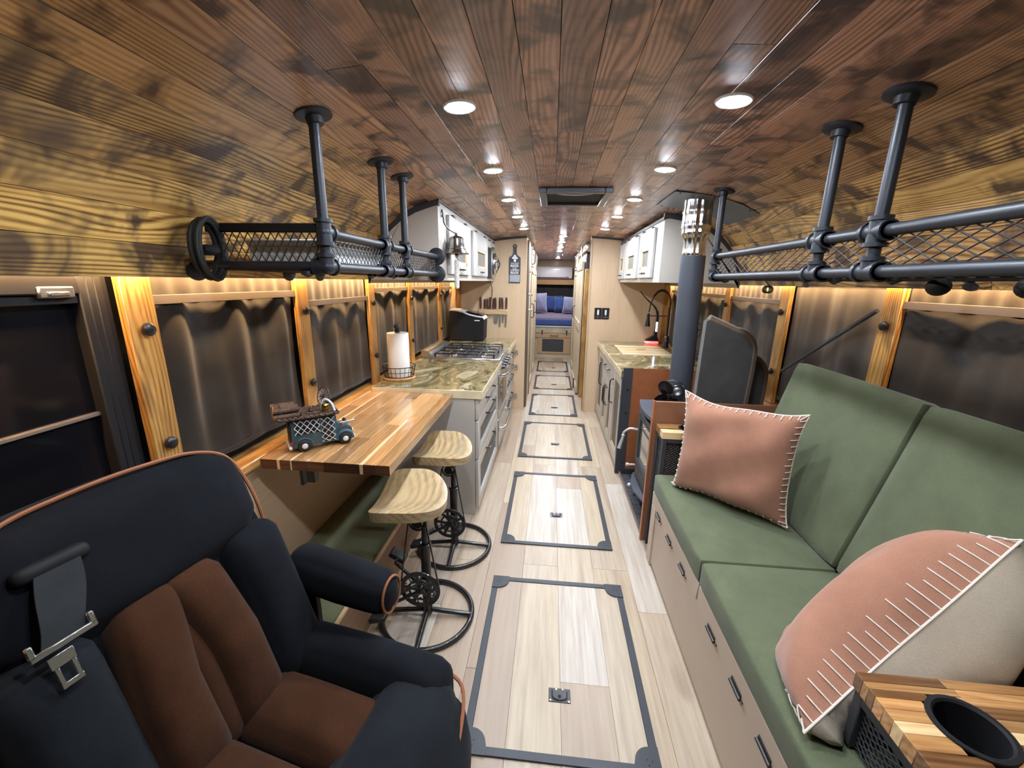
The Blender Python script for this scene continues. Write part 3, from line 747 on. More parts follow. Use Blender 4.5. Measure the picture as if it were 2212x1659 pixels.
# ------------------------------------------------------------------ upper cabinets
def upper_cabinet(x_face, x_wall, y0, y1, z0, z1, doors, sgn, label):
    r = root('upper_cabinet', label, 'cabinet', (x_face, y0, z0))
    xs = [x_face, x_wall]
    o_ = ceil_outline(x_face, x_wall, 16, -0.030)
    o_[0] = (x_face, z1)
    MB().prism([(x_face, z0)] + o_ + [(x_wall, z0)], 1, y0, y1).build('carcass', 'paint', r)
    oo = ceil_outline(x_face + sgn * 0.006, x_wall, 16, -0.002)
    ii = [(x, z - 0.030) for x, z in oo]
    MB().prism(oo + ii[::-1], 1, y0 - 0.008, y0 + 0.02).build('arch_trim', 'trimblack', r)
    MB().bb((x_face, y0 - 0.008, z1 - 0.002), (x_face + sgn * 0.008, y1, z1 + 0.016)).build('top_trim', 'trimblack', r)
    for (a, b, c, d, win) in doors:
        w_, h_ = b - a, d - c
        xf = x_face + sgn * 0.001; xo = x_face + sgn * 0.020
        if win:
            wy0, wy1, wz0, wz1 = a + w_ * 0.24, b - w_ * 0.2, c + h_ * 0.20, c + h_ * 0.63
            mb = MB()
            mb.bb((xf, a, c), (xo, wy0, d), 0.003).bb((xf, wy1, c), (xo, b, d), 0.003).bb((xf, wy0, c), (xo, wy1, wz0), 0.003).bb((xf, wy0, wz1), (xo, wy1, d), 0.003)
            dr = mb.build('door', 'paintlight', r)
            MB().bb((xf, wy0, wz0), (xf + sgn * 0.006, wy1, wz1)).build('screen', 'screen', dr)
            f = 0.016; mb = MB(); xt0, xt1 = x_face + sgn * 0.006, x_face + sgn * 0.019
            mb.bb((xt0, wy0, wz0), (xt1, wy0 + f, wz1)).bb((xt0, wy1 - f, wz0), (xt1, wy1, wz1)).bb((xt0, wy0, wz0), (xt1, wy1, wz0 + f)).bb((xt0, wy0, wz1 - f), (xt1, wy1, wz1))
            mb.build('window_moulding', 'bright', dr)
        else:
            dr = MB().bb((xf, a, c), (xo, b, d), 0.003).build('door', 'paintlight', r)
        yc = (a + b) / 2; zz = c + h_ * 0.10
        handle_bar((xo, yc - 0.05, zz), (xo, yc + 0.05, zz), (sgn * 0.022, 0, 0), 0.0045).build('handle', 'black', dr)
        for yy in (a + w_ * 0.2, b - w_ * 0.2):
            MB().bb((xf, yy - 0.025, d - 0.002), (xo + sgn * 0.002, yy + 0.025, d + 0.012), 0.002).build('hinge', 'black', dr)
    return r
ucl = upper_cabinet(-0.638, -1.058, 2.35, 4.56, 1.447, 1.868, [(2.53, 3.16, 1.485, 1.825, True), (3.30, 4.03, 1.485, 1.825, True), (4.09, 4.54, 1.765, 1.825, False)], 1, 'greige upper cabinet with small screened doors on the left, over the range')
ucr = upper_cabinet(0.712, 1.228, 2.90, 4.56, 1.455, 1.852, [(3.08, 3.55, 1.487, 1.825, True), (3.60, 4.20, 1.487, 1.825, True), (4.24, 4.55, 1.487, 1.825, True)], -1, 'greige upper cabinet with screened doors on the right, behind the flue pipe')
cg = root('chrome_dial_unit', 'chrome round dial unit at the far end of the left upper cabinet', 'dial', (-0.63, 4.3, 1.6))
MB().bb((-0.637, 4.10, 1.475), (-0.622, 4.28, 1.755), 0.002).build('back_panel', 'matte', cg)
MB().bb((-0.622, 4.22, 1.48), (-0.604, 4.50, 1.745), 0.004).build('plate', 'steel', cg)
MB().torus((-0.590, 4.36, 1.615), 0.098, 0.014, (1, 0, 0), 28, 8).build('rim', 'chrome', cg)
for k in range(7):
    a = 2 * PI * k / 7
    MB().ball((-0.592, 4.36 + 0.055 * math.cos(a), 1.615 + 0.055 * math.sin(a)), 0.020, 10, 8).build('knob', 'chrome', cg)
MB().tube(smooth_path([(-0.60, 4.44, 1.70), (-0.56, 4.47, 1.62), (-0.60, 4.44, 1.53)], 5), 0.008, 6).build('cord', 'black', cg)

# ship's bell
bl = root('ship_bell', 'pewter ship bell on a curled bracket with a white rope pull', 'bell', (-0.575, 2.50, 1.70))
BX, BY, BZ = -0.572, 2.50, 1.600
MB().lathe([(0.0732, 0.0), (0.0755, 0.004), (0.0708, 0.014), (0.0578, 0.028), (0.0507, 0.045), (0.0472, 0.065), (0.0437, 0.088), (0.0330, 0.098), (0.0142, 0.103), (0.0118, 0.112), (0.0000, 0.112), (0.0000, 0.098), (0.0307, 0.092), (0.0401, 0.085), (0.0448, 0.05), (0.0543, 0.026), (0.0684, 0.004), (0.0732, 0.0)], (BX, BY, BZ), seg=32).build('bell_body', 'bell', bl)
MB().torus((BX, BY, BZ + 0.03), 0.0580, 0.0024, n=28, seg=6).build('ring_moulding', 'bell', bl)
MB().torus((BX, BY, BZ + 0.086), 0.0450, 0.0020, n=28, seg=6).build('ring_moulding', 'bell', bl)
MB().ball((BX, BY, BZ - 0.006), (0.012, 0.012, 0.014), 12, 8).cyl((BX, BY, BZ), (BX, BY, BZ + 0.08), 0.003, seg=6).build('clapper', 'bell', bl)
MB().tube(smooth_path([(-0.636, 2.425, 1.835), (-0.628, 2.425, 1.80), (-0.625, 2.43, 1.765), (-0.605, 2.455, 1.735), (-0.585, 2.48, 1.722), (BX, BY, 1.716)], 6), 0.0045, 7).ball((BX, BY, 1.714), 0.008, 8, 6).build('bracket', 'black', bl)
MB().lathe([(0.0, 0.006), (0.014, 0.005), (0.016, 0.0), (0.0, 0.0)], (-0.637, 2.425, 1.81), (1, 0, 0), 12).build('wall_plate', 'steel', bl)
mb = MB(); mb.torus((BX, BY, BZ - 0.028), 0.007, 0.002, (0, 1, 0), 12, 5)
mb.build('link', 'steel', bl)
mb = MB()
for ph in (0, 2 * PI / 3, 4 * PI / 3):
    q = [Vector((BX + 0.008 * math.cos(ph + t * 26), BY + 0.008 * math.sin(ph + t * 26), BZ - 0.035 - 0.155 * t)) for t in [i / 40 for i in range(41)]]
    mb.tube(q, 0.0075, 6)
mb.ball((BX, BY, BZ - 0.192), (0.014, 0.014, 0.010), 10, 6)
mb.build('rope_pull', 'rope', bl)

# ------------------------------------------------------------------ lower kitchen, left
def drawer_bank(r, xf, y0, y1, spec, sgn):
    for (z0, z1, inset) in spec:
        a, b = xf - sgn * 0.02, xf
        if inset:
            mb = MB(); e = 0.075; ez = 0.055
            mb.bb((a, y0, z0), (b, y0 + e, z1), 0.003).bb((a, y1 - e, z0), (b, y1, z1), 0.003).bb((a, y0 + e, z1 - ez * 1.2), (b, y1 - e, z1), 0.003).bb((a, y0 + e, z0), (b, y1 - e, z0 + ez), 0.003)
            d = mb.build('drawer', 'paint', r)
            MB().bb((a, y0 + e, z0 + ez), (a + sgn * 0.006, y1 - e, z1 - ez * 1.2)).build('screen', 'screen', d)
            m2 = MB(); g = 0.008; x1_, x2_ = a + sgn * 0.006, b - sgn * 0.002
            m2.bb((x1_, y0 + e, z0 + ez), (x2_, y0 + e + g, z1 - ez * 1.2)).bb((x1_, y1 - e - g, z0 + ez), (x2_, y1 - e, z1 - ez * 1.2)).bb((x1_, y0 + e, z0 + ez), (x2_, y1 - e, z0 + ez + g))
            m2.build('bead', 'paintlight', d)
            zz = z1 - ez * 0.75
        else:
            d = MB().bb((a, y0, z0), (b, y1, z1), 0.004).build('drawer', 'paint', r)
            zz = (z0 + z1) / 2 - 0.005
        yc = (y0 + y1) / 2; L = min(0.16, (y1 - y0) * 0.28)
        handle_bar((b, yc - L, zz), (b, yc + L, zz), (sgn * 0.030, 0, 0), 0.0055).build('handle', 'black', d)
bc = root('base_cabinet', 'greige drawer cabinet at the near end of the left kitchen, beside the stools', 'cabinet', (-0.75, 2.7, 0))
MB().bb((-1.105, 2.292, 0.0), (-0.432, 3.225, 0.765), 0.002).build('carcass', 'paint', bc)
drawer_bank(bc, -0.410, 2.297, 3.22, [(0.632, 0.764, False), (0.378, 0.626, True), (0.045, 0.372, True)], 1)
bc2 = root('base_cabinet', 'greige drawer cabinet between the range and the left partition', 'cabinet', (-0.75, 4.2, 0))
MB().bb((-1.105, 3.885, 0.0), (-0.432, 4.565, 0.765), 0.002).build('carcass', 'paint', bc2)
drawer_bank(bc2, -0.410, 3.89, 4.56, [(0.632, 0.764, False), (0.50, 0.626, False), (0.29, 0.494, True), (0.045, 0.284, True)], 1)
def counter(name, poly_boxes, label, loc, edge):
    r = root(name, label, 'countertop', loc)
    mb = MB()
    for a, b in poly_boxes: mb.bb(a, b, 0.003)
    mb.build('slab', 'counter', r)
    mb = MB()
    for a, b in edge: mb.bb(a, b, 0.001)
    mb.build('pale_edge', 'counteredge', r, label='cream poured edge')
    return r
counter('countertop', [((-1.057, 2.292, 0.768), (-0.386, 3.235, 0.820))], 'olive marbled epoxy countertop beside the paper towels', (-0.72, 2.75, 0.768), [((-1.057, 2.287, 0.7685), (-0.386, 2.2925, 0.8185)), ((-0.3865, 2.287, 0.7685), (-0.381, 3.235, 0.8185))])
counter('countertop', [((-1.057, 3.875, 0.768), (-0.386, 4.567, 0.820))], 'olive marbled epoxy countertop under the ice maker, beyond the range', (-0.72, 4.2, 0.768), [((-0.3865, 3.875, 0.7685), (-0.381, 4.567, 0.8185)), ((-0.70, 3.870, 0.7685), (-0.381, 3.8755, 0.8185))])

# gas range
rg = root('gas_range', 'stainless gas range with black grates and chrome oven handles', 'range', (-0.72, 3.55, 0))
MB().bb((-1.08, 3.245, 0.0), (-0.425, 3.865, 0.80), 0.004).build('body', 'steel', rg)
MB().bb((-1.05, 3.240, 0.801), (-0.40, 3.868, 0.832), 0.006).build('cooktop', 'chromepan', rg)
MB().prism([(-1.055, 0.832), (-0.965, 0.832), (-0.985, 0.868), (-1.005, 0.882), (-1.055, 0.885)], 1, 3.245, 3.865).build('back_guard', 'steel', rg)
for yy in (3.40, 3.71):
    g = MB()
    a, b = yy - 0.14, yy + 0.14; z = 0.862
    for t in range(3):
        yl = a + (b - a) * t / 2
        g.bb((-0.94, yl - 0.006, z - 0.006), (-0.45, yl + 0.006, z + 0.004), 0.002)
    for xx in (-0.94, -0.83, -0.70, -0.575, -0.45): g.bb((xx - 0.006, a - 0.006, z - 0.006), (xx + 0.006, b + 0.006, z + 0.004), 0.002)
    for xx in (-0.94, -0.45):
        for yl in (a, b): g.bb((xx - 0.007, yl - 0.007, 0.833), (xx + 0.007, yl + 0.007, z), 0.001)
    g.build('grate', 'black', rg)
    for xx in (-0.83, -0.575):
        bu = MB().lathe([(0.0, 0.018), (0.035, 0.016), (0.045, 0.008), (0.05, 0.0), (0.0, 0.0)], (xx, yy, 0.832), seg=20).build('burner', 'chrome', rg)
        MB().lathe([(0.0, 0.008), (0.026, 0.006), (0.028, 0.0), (0.0, 0.0)], (xx, yy, 0.85), seg=18).build('burner_cap', 'black', bu)
MB().bb((-0.43, 3.245, 0.715), (-0.400, 3.865, 0.798), 0.004).build('control_panel', 'steel', rg)
for k in range(5):
    y = 3.30 + k * 0.115
    MB().lathe([(0.0, 0.038), (0.014, 0.037), (0.017, 0.01), (0.024, 0.006), (0.025, 0.0), (0.0, 0.0)], (-0.400, y, 0.757), (1, 0, 0), 16).build('knob', 'black', rg)
dd = MB().bb((-0.43, 3.25, 0.32), (-0.405, 3.86, 0.705), 0.004).build('oven_door', 'steel', rg)
MB().bb((-0.406, 3.31, 0.38), (-0.402, 3.80, 0.60), 0.002).build('oven_window', 'darkglass', dd)
handle_bar((-0.405, 3.27, 0.690), (-0.405, 3.84, 0.675), (0.05, 0, 0), 0.011, 10).build('handle', 'chrome', dd)
dd = MB().bb((-0.43, 3.25, 0.06), (-0.405, 3.86, 0.31), 0.004).build('broiler_drawer', 'steel', rg)
handle_bar((-0.405, 3.27, 0.225), (-0.405, 3.84, 0.225), (0.05, 0, 0), 0.011, 10).build('handle', 'chrome', dd)

# ------------------------------------------------------------------ wooden table leaf built stave by stave
tb = root('bar_table', 'glossy butcher block table leaf with dark end grain below the left windows', 'table', (-0.81, 1.8, 0.755))
widths = [(.063, 0), (.012, 1), (.040, 0), (.007, 1), (.060, 0), (.062, 0), (.070, 0), (.068, 0), (.013, 1), (.050, 0), (.051, 0)]
x = -1.056; rt = random.Random(3); sm = {}
for wd, sap in widths:
    y = 1.31; first = True
    while y < 2.284:
        ln = rt.choice([0.25, 0.34, 0.42, 0.55]) if not sap else rt.choice([0.3, 0.5, 0.9])
        if 2.286 - (y + ln) < 0.12: ln = 2.286 - y
        light = sap if first else (rt.random() < 0.22)
        k = (wd, round(ln, 3), light)
        if k not in sm:
            me = MB().box((0, 0, 0), (wd - 0.0004, ln - 0.0004, 0.040), 0.0009).mesh('stave'); me.materials.append(M['sap' if light else 'butcher']); sm[k] = me
        p = piece('stave', sm[k], (x + wd / 2, y + ln / 2, 0.775), tb)
        OFF[p.name] = Vector((x + wd / 2, y + ln / 2, 0.775))
        if first:
            MB().bb((x + 0.0008, 1.3088, 0.756), (x + wd - 0.0008, 1.3105, 0.794)).build('end_grain', 'sap' if sap else 'butcher_end', p)
            first = False
        y += ln
    x += wd
br = MB().bb((-1.0, 1.44, 0.742), (-0.70, 1.475, 0.7545), 0.002).bb((-1.0, 1.44, 0.62), (-0.985, 1.475, 0.745), 0.002)
br.build('bracket', 'black', tb)
MB().bb((-0.965, 1.43, 0.64), (-0.93, 1.465, 0.745), 0.003).build('latch', 'black', tb)

MB().bb((-0.5655, 1.3105, 0.7555), (-0.5630, 2.286, 0.7945), 0.0008).build('side_edge', 'trimwoodh', tb)
# low bench with green pad below the table
bn = root('low_bench', 'low bench with an olive green pad and thin wood edge under the table', 'bench', (-0.92, 1.7, 0))
MB().bb((-1.105, 1.10, 0.0), (-0.735, 2.285, 0.20), 0.003).build('base', 'benchwood', bn)
MB().bb((-0.735, 1.10, 0.0), (-0.724, 2.285, 0.232), 0.001).build('front_board', 'benchwood', bn)
MB().bb((-0.736, 1.10, 0.2325), (-0.722, 2.285, 0.247), 0.002).build('edge_board', 'trimwoodh', bn)
MB().puff((-0.922, 1.69, 0.222), (0.364, 1.17, 0.044), 0.012, (0, 0, 0.004), 6).build('pad', 'green', bn)

# ================================================================== THINGS ON THE LEFT
# paper towel holder
pt = root('paper_towel_holder', 'white paper towel roll on a round wood base with black wire basket', 'paper towels', (-0.975, 2.53, 0.8205))
px, py = -0.975, 2.53
MB().lathe([(0.0, 0.0), (0.104, 0.0), (0.107, 0.004), (0.107, 0.012), (0.103, 0.016), (0.0, 0.016)], (px, py, 0.8205), seg=40).build('base', 'butcher', pt)
MB().lathe([(0.019, 0.0), (0.067, 0.0), (0.068, 0.003), (0.068, 0.277), (0.067, 0.28), (0.019, 0.28), (0.019, 0.0)], (px + 0.002, py, 0.838), seg=40).build('roll', 'paper', pt)
MB().cyl((px, py, 0.835), (px, py, 1.135), 0.006, seg=10).cyl((px, py, 1.122), (px, py, 1.14), 0.016, seg=14).ball((px, py, 1.157), 0.019, 16, 10).build('rod', 'black', pt)
mb = MB()
def wr_(t, z, r): return Vector((px + r * math.cos(t), py + r * math.sin(t), z))
for z, r, th in ((0.841, 0.092, 0.0028), (0.872, 0.099, 0.002), (0.905, 0.106, 0.0028)):
    mb.tube([wr_(2 * PI * i / 36, z, r) for i in range(36)], th, 6, True)
for i in range(22):
    t = 2 * PI * i / 22; mb.tube([wr_(t, 0.841, 0.092), wr_(t, 0.905, 0.106)], 0.0018, 5)
mb.build('wire_basket', 'black', pt)

# ice maker
im = root('ice_maker', 'black countertop ice maker with a white band and sloping lid', 'ice maker', (-0.89, 4.40, 0.8205))
prof = [(-1.065, 0.832), (-1.060, 0.828), (-0.722, 0.828), (-0.708, 0.838), (-0.700, 1.065), (-0.712, 1.080), (-0.78, 1.088), (-0.86, 1.105), (-0.93, 1.132), (-1.0, 1.146), (-1.06, 1.148), (-1.066, 1.14)]
MB().prism(prof, 1, 4.285, 4.515).build('body', 'matte', im)
band = [(-0.6985, 1.064), (-0.712, 1.082), (-0.78, 1.090), (-0.86, 1.107), (-0.93, 1.134), (-1.0, 1.148), (-1.067, 1.150)]
MB().prism(band + [(x, z - 0.013) for x, z in band[::-1]], 1, 4.278, 4.522).build('band', 'white', im)
lid = [(-0.715, 1.086), (-0.73, 1.102), (-0.80, 1.118), (-0.87, 1.132), (-0.90, 1.130), (-0.86, 1.108), (-0.78, 1.092)]
MB().prism(lid, 1, 4.30, 4.50).build('lid', 'darkglass', im)
MB().bb((-0.80, 4.2835, 1.035), (-0.745, 4.2848, 1.045)).build('badge', 'tagwhite', im)
for xx in (-1.04, -0.73):
    for yy in (4.305, 4.495): MB().cyl((xx, yy, 0.8205), (xx, yy, 0.829), 0.012, seg=10).build('foot', 'rubber', im)
cd = MB().tube(smooth_path([(-0.70, 4.40, 1.441), (-0.665, 4.50, 1.425), (-0.652, 4.555, 1.36), (-0.66, 4.556, 1.25), (-0.70, 4.557, 1.12), (-0.72, 4.545, 1.0)], 6), 0.004, 6).build('power_cord', 'black')
tag(cd, 'thin black cord from under the left upper cabinet down behind the ice maker', 'cord')

# knife strip and knives
ks = MB().bb((-0.80, 4.530, 1.090), (-0.478, 4.550, 1.142), 0.002).build('knife_strip', 'trimwoodx', off=(-0.64, 4.557, 1.118))
tag(ks, 'wooden magnetic knife strip on the left partition wall', 'knife rack')
M_k = [(-0.78, 0.125, 0.0, 0.01, 0), (-0.735, 0.105, 0.03, 0.01, 0), (-0.705, 0.11, 0.02, 0.01, 0), (-0.67, 0.128, -0.03, 0.01, 0), (-0.638, 0.115, 0.03, 0.01, 0), (-0.612, 0.125, -0.02, 0.11, 1), (-0.565, 0.125, 0.0, 0.15, 0), (-0.535, 0.125, -0.03, 0.10, 0), (-0.495, 0.128, 0.02, 0.15, 0)]
names_k = ['leftmost kitchen knife on the wall strip, behind the ice maker', 'second kitchen knife from the left on the wall strip', 'third kitchen knife from the left on the wall strip', 'fourth kitchen knife from the left on the wall strip', 'fifth kitchen knife from the left on the wall strip', 'sixth kitchen knife on the strip, with a long blade showing below', 'seventh kitchen knife on the strip, right of the long bladed one', 'second kitchen knife from the right end of the wall strip', 'kitchen knife standing alone at the right end of the wall strip']
for (kx, hl, tilt, blade, wide), lab in zip(M_k, names_k):
    r = root('kitchen_knife', lab, 'knife', (kx, 4.5585, 1.142), (0, tilt * 1.2, 0), 'knives on the wall strip')
    MB().puff((0, 0, hl / 2 + 0.004), (0.020, 0.012, hl), 0.006, (0.002, 0, 0), 4).build('handle', 'walnut', r, local=True)
    MB().bb((-0.009, -0.005, hl + 0.002), (0.009, 0.005, hl + 0.008), 0.002).build('pommel', 'steel', r, local=True)
    w_ = 0.024 if wide else 0.010
    MB().prism([(-w_, 0.004), (w_, 0.004), (w_, -0.05 - blade * 0.6), (w_ * 0.3, -0.05 - blade), (-w_, -0.05 - blade * 0.85)], 1, -0.0012, 0.0012).build('blade', 'steel', r, local=True)

# bottle opener sign
sg = root('bottle_opener_board', 'black paddle shaped bottle opener board with white lettering on the partition', 'sign', (-0.407, 4.56, 1.43))
def arc2(cx, cz, r, a0, a1, n): return [(cx + r * math.cos(a0 + (a1 - a0) * i / n), cz + r * math.sin(a0 + (a1 - a0) * i / n)) for i in range(n + 1)]
cxs = -0.407
out = [(cxs - 0.058, 1.432), (cxs + 0.058, 1.432), (cxs + 0.061, 1.436), (cxs + 0.061, 1.685)] + arc2(cxs + 0.041, 1.685, 0.020, 0, PI / 2.4, 4) + [(cxs + 0.026, 1.722), (cxs + 0.019, 1.745), (cxs + 0.017, 1.79)] + arc2(cxs, 1.808, 0.023, -0.4, PI + 0.4, 10) + [(cxs - 0.017, 1.79), (cxs - 0.019, 1.745), (cxs - 0.026, 1.722)] + arc2(cxs - 0.041, 1.685, 0.020, PI - PI / 2.4, PI, 4) + [(cxs - 0.061, 1.436)]
MB().prism(out, 1, 4.556, 4.5695).build('board', 'trimblack', sg)
MB().cyl((cxs, 4.5545, 1.810), (cxs, 4.557, 1.810), 0.006, seg=12).build('hanging_hole', 'plywallx', sg)
MB().prism([(cxs - 0.034, 1.690), (cxs - 0.030, 1.682), (cxs, 1.676), (cxs + 0.030, 1.682), (cxs + 0.034, 1.690), (cxs + 0.016, 1.704), (cxs + 0.008, 1.722), (cxs - 0.008, 1.722), (cxs - 0.016, 1.704)], 1, 4.546, 4.5562).build('opener', 'steel', sg)
MB().lathe([(0.0, 0.006), (0.014, 0.005), (0.017, 0.0), (0.0, 0.0)], (cxs, 4.5562, 1.662), (0, -1, 0), 16).build('cap', 'steel', sg)
MB().bb((cxs - 0.056, 4.550, 1.440), (cxs + 0.056, 4.5562, 1.515), 0.002).build('cap_catcher', 'chalk', sg)
def text(name, s, loc, w, h, mat, parent, rot=(PI / 2, 0, 0)):
    cu = bpy.data.curves.new(name, 'FONT'); cu.body = s; cu.align_x = 'CENTER'; cu.align_y = 'BOTTOM'; cu.extrude = 0.01; cu.offset = 0.012
    to = bpy.data.objects.new(name + '_src', cu); C.objects.link(to)
    dg = bpy.context.evaluated_depsgraph_get(); me = bpy.data.meshes.new_from_object(to.evaluated_get(dg))
    bpy.data.objects.remove(to, do_unlink=True)
    xs = [v.co.x for v in me.vertices]; ysv = [v.co.y for v in me.vertices]
    sx, sy = w / (max(xs) - min(xs)), h / (max(ysv) - min(ysv)); mx_, my_ = (max(xs) + min(xs)) / 2, min(ysv)
    for v in me.vertices: v.co = Vector(((v.co.x - mx_) * sx, (v.co.y - my_) * sy, v.co.z * 0.05))
    me.materials.append(M[mat]); o = bpy.data.objects.new(name, me); C.objects.link(o); o.parent = parent
    o.location = Vector(loc) - origin_of(parent); o.rotation_euler = rot; return o
for s, z, h in (('THE BEST', 1.628, 0.014), ('BEER', 1.597, 0.026), ('IS AN', 1.580, 0.012), ('OPEN', 1.552, 0.024), ('BEER', 1.523, 0.025)):
    text('lettering', s, (cxs, 4.5555, z), 0.09 if s != 'IS AN' else 0.045, h, 'tagwhite', sg)

# swing latches on the partition edge
for z, lab in ((0.655, 'upper'), (0.487, 'middle'), (0.145, 'lowest')):
    r = root('cabinet_latch', lab + ' chrome bail latch on the left partition beside the drawers', 'latch', (-0.372, 4.569, z), (0, 0, 0), 'latches on the left partition')
    MB().lathe([(0.0, 0.010), (0.014, 0.008), (0.017, 0.0), (0.0, 0.0)], (-0.372, 4.569, z + 0.02), (0, -1, 0), 14).build('rosette', 'steel', r)
    MB().torus((-0.372, 4.554, z - 0.002), 0.017, 0.0035, (0, 1, 0), 16, 6).build('bail', 'steel', r)

# ------------------------------------------------------------------ toy truck
TT = root('toy_truck', 'teal toy truck with wire mesh sides and logs on its roof, on the table', 'toy', (-0.908, 1.474, 0.7955), (0, 0, math.radians(40.7)))
L_ = dict(local=True)
mb = MB(); mb.bb((-0.112, -0.050, 0.020), (0.050, 0.050, 0.108), 0.005, 2); mb.build('van_body', 'teal', TT, **L_)
mb = MB()
mb.prism([(0.048, 0.022), (0.108, 0.022), (0.114, 0.040), (0.110, 0.062), (0.095, 0.071), (0.072, 0.075), (0.064, 0.084), (0.048, 0.104)], 1, -0.036, 0.036)
mb.build('hood', 'teal', TT, **L_)
for sy in (-1, 1):
    for wx, nm_ in ((-0.070, 'rear'), (0.080, 'front')):
        mb = MB(); pts = arc_pts((wx, sy * 0.044, 0.024), 0.030, -0.15, PI + 0.15, 10)
        mb.tube(pts, 0.0075, 8); mb.build('fender', 'teal', TT, **L_)
        wv = MB().lathe([(0.0, 0.009), (0.018, 0.009), (0.0235, 0.006), (0.0245, 0.0), (0.0235, -0.006), (0.018, -0.009), (0.0, -0.009)], (wx, sy * 0.048, 0.0245), (0, sy, 0), 22).build('wheel', 'rubber', TT, **L_)
        MB().lathe([(0.0, 0.004), (0.008, 0.003), (0.011, 0.0), (0.0, 0.0)], (wx, sy * 0.0575, 0.0245), (0, sy, 0), 16).build('hubcap', 'whitehub', wv, **L_)
MB().bb((0.112, -0.042, 0.018), (0.122, 0.042, 0.030), 0.004, 2).build('front_bumper', 'whitehub', TT, **L_)
MB().bb((-0.124, -0.050, 0.016), (-0.112, 0.050, 0.028), 0.004, 2).build('rear_bumper', 'whitehub', TT, **L_)
MB().bb((-0.1155, -0.050, 0.030), (-0.1115, -0.038, 0.046), 0.001).build('tail_light', 'red', TT, **L_)
MB().bb((-0.1155, -0.036, 0.030), (-0.112, 0.036, 0.100), 0.001).build('rear_door', 'rust', TT, **L_)
for yy in (-0.028, 0.028): MB().lathe([(0.0, 0.005), (0.007, 0.004), (0.008, 0.0), (0.0, 0.0)], (0.113, yy, 0.048), (1, 0, 0), 12).build('headlight', 'whitehub', TT, **L_)
def expanded(o, u, v, nu, nv, r):
    o, u, v = Vector(o), Vector(u), Vector(v); mb = MB()
    for j in range(nv + 1):
        pts = []
        for i in range(nu * 2 + 1):
            s = 1 if (i + j) % 2 else -1
            pts.append(o + u * (i / (nu * 2)) + v * ((j + 0.5 * (0.96 * s) + 0.0) / nv))
        mb.tube(pts, r, 4)
    return mb
for sy in (-1, 1):
    MB().bb((-0.096, sy * 0.0512 - 0.0006, 0.066), (-0.012, sy * 0.0512 + 0.0006, 0.100)).build('window', 'matte', TT, **L_)
    expanded((-0.100, sy * 0.0535, 0.070), (0.090, 0, 0), (0, 0, 0.030), 4, 3, 0.0016).build('side_mesh', 'whitehub', TT, kind='stuff', **L_)
    MB().bb((0.000, sy * 0.0512 - 0.0006, 0.030), (0.036, sy * 0.0512 + 0.0006, 0.102)).build('cab_door', 'rubber', TT, **L_)
    expanded((0.000, sy * 0.0535, 0.028), (0, 0, 0.076), (0.038, 0, 0), 4, 3, 0.0015).build('door_mesh', 'whitehub', TT, kind='stuff', **L_)
MB().bb((0.0505, -0.030, 0.080), (0.056, 0.030, 0.100), 0.001, 1).build('windshield', 'darkglass', TT, **L_)
mb = MB(); mb.bb((-0.150, -0.066, 0.112), (0.060, 0.066, 0.116)); mb.build('roof_deck', 'rust', TT, **L_)
mb = MB()
for sy in (-1, 1):
    mb.tube([Vector((-0.150 + 0.21 * i / 40, sy * 0.066 + 0.0022 * math.sin(i * 1.3), 0.119 + 0.0028 * math.sin(i * 1.9))) for i in range(41)], 0.0042, 6)
for sx in (-0.150, 0.060):
    mb.tube([Vector((sx, -0.066 + 0.132 * i / 24, 0.119 + 0.0028 * math.sin(i * 1.9))) for i in range(25)], 0.0042, 6)
mb.build('roof_rail', 'rust', TT, **L_)
diamonds((-0.06, -0.060, 0.1185), (0.115, 0, 0), (0, 0.12, 0), 10, 8, 0.0009).build('roof_mesh', 'rust', TT, kind='stuff', **L_)
rl_ = random.Random(9)
for (ly, lz, rr2) in [(-0.052, 0.128, 0.011), (-0.030, 0.129, 0.012), (-0.007, 0.128, 0.011), (0.016, 0.129, 0.012), (0.040, 0.128, 0.011), (-0.042, 0.149, 0.010), (-0.018, 0.150, 0.011), (0.006, 0.149, 0.010), (0.030, 0.150, 0.011)]:
    x0_ = -0.158 + rl_.uniform(-.004, .004); x1_ = -0.072 + rl_.uniform(-.012, .008)
    lg = MB().cyl((x0_, ly, lz), (x1_, ly, lz), rr2, seg=9).build('log', 'log', TT, **L_)
    MB().cyl((x0_ - 0.0012, ly, lz), (x0_ + 0.0005, ly, lz), rr2 * 0.93, seg=9).build('cut_end', 'logend', lg, **L_)
MB().tube([(-0.135, -0.064, 0.12), (-0.135, -0.04, 0.163), (-0.135, 0.03, 0.164), (-0.135, 0.062, 0.12)], 0.002, 5).build('log_strap', 'rubber', TT, **L_)
# dish, pot, elbow pipe, small crossbow and lantern
dq = Vector((-0.75, -0.35, 0.25)).normalized()
MB().lathe([(0.0, -0.006), (0.02, -0.003), (0.036, 0.004), (0.037, 0.006), (0.02, 0.0), (0.0, -0.003)], (0.030, 0.020, 0.168), dq, 22).build('dish', 'ceramic', TT, **L_)
mb = MB(); mb.torus((0.030, 0.020, 0.168) + dq * 0.005 if False else Vector((0.030, 0.020, 0.168)) + dq * 0.006, 0.036, 0.0022, dq, 24, 6)
for k in range(6):
    a = k * PI / 6; u_ = dq.orthogonal().normalized(); v_ = dq.cross(u_)
    e = (u_ * math.cos(a) + v_ * math.sin(a)) * 0.034; c_ = Vector((0.030, 0.020, 0.168)) + dq * 0.006
    mb.tube([c_ - e, c_ + e], 0.001, 4)
mb.ball(Vector((0.030, 0.020, 0.168)) + dq * 0.016, 0.005, 8, 6); mb.build('dish_grid', 'rust', TT, **L_)
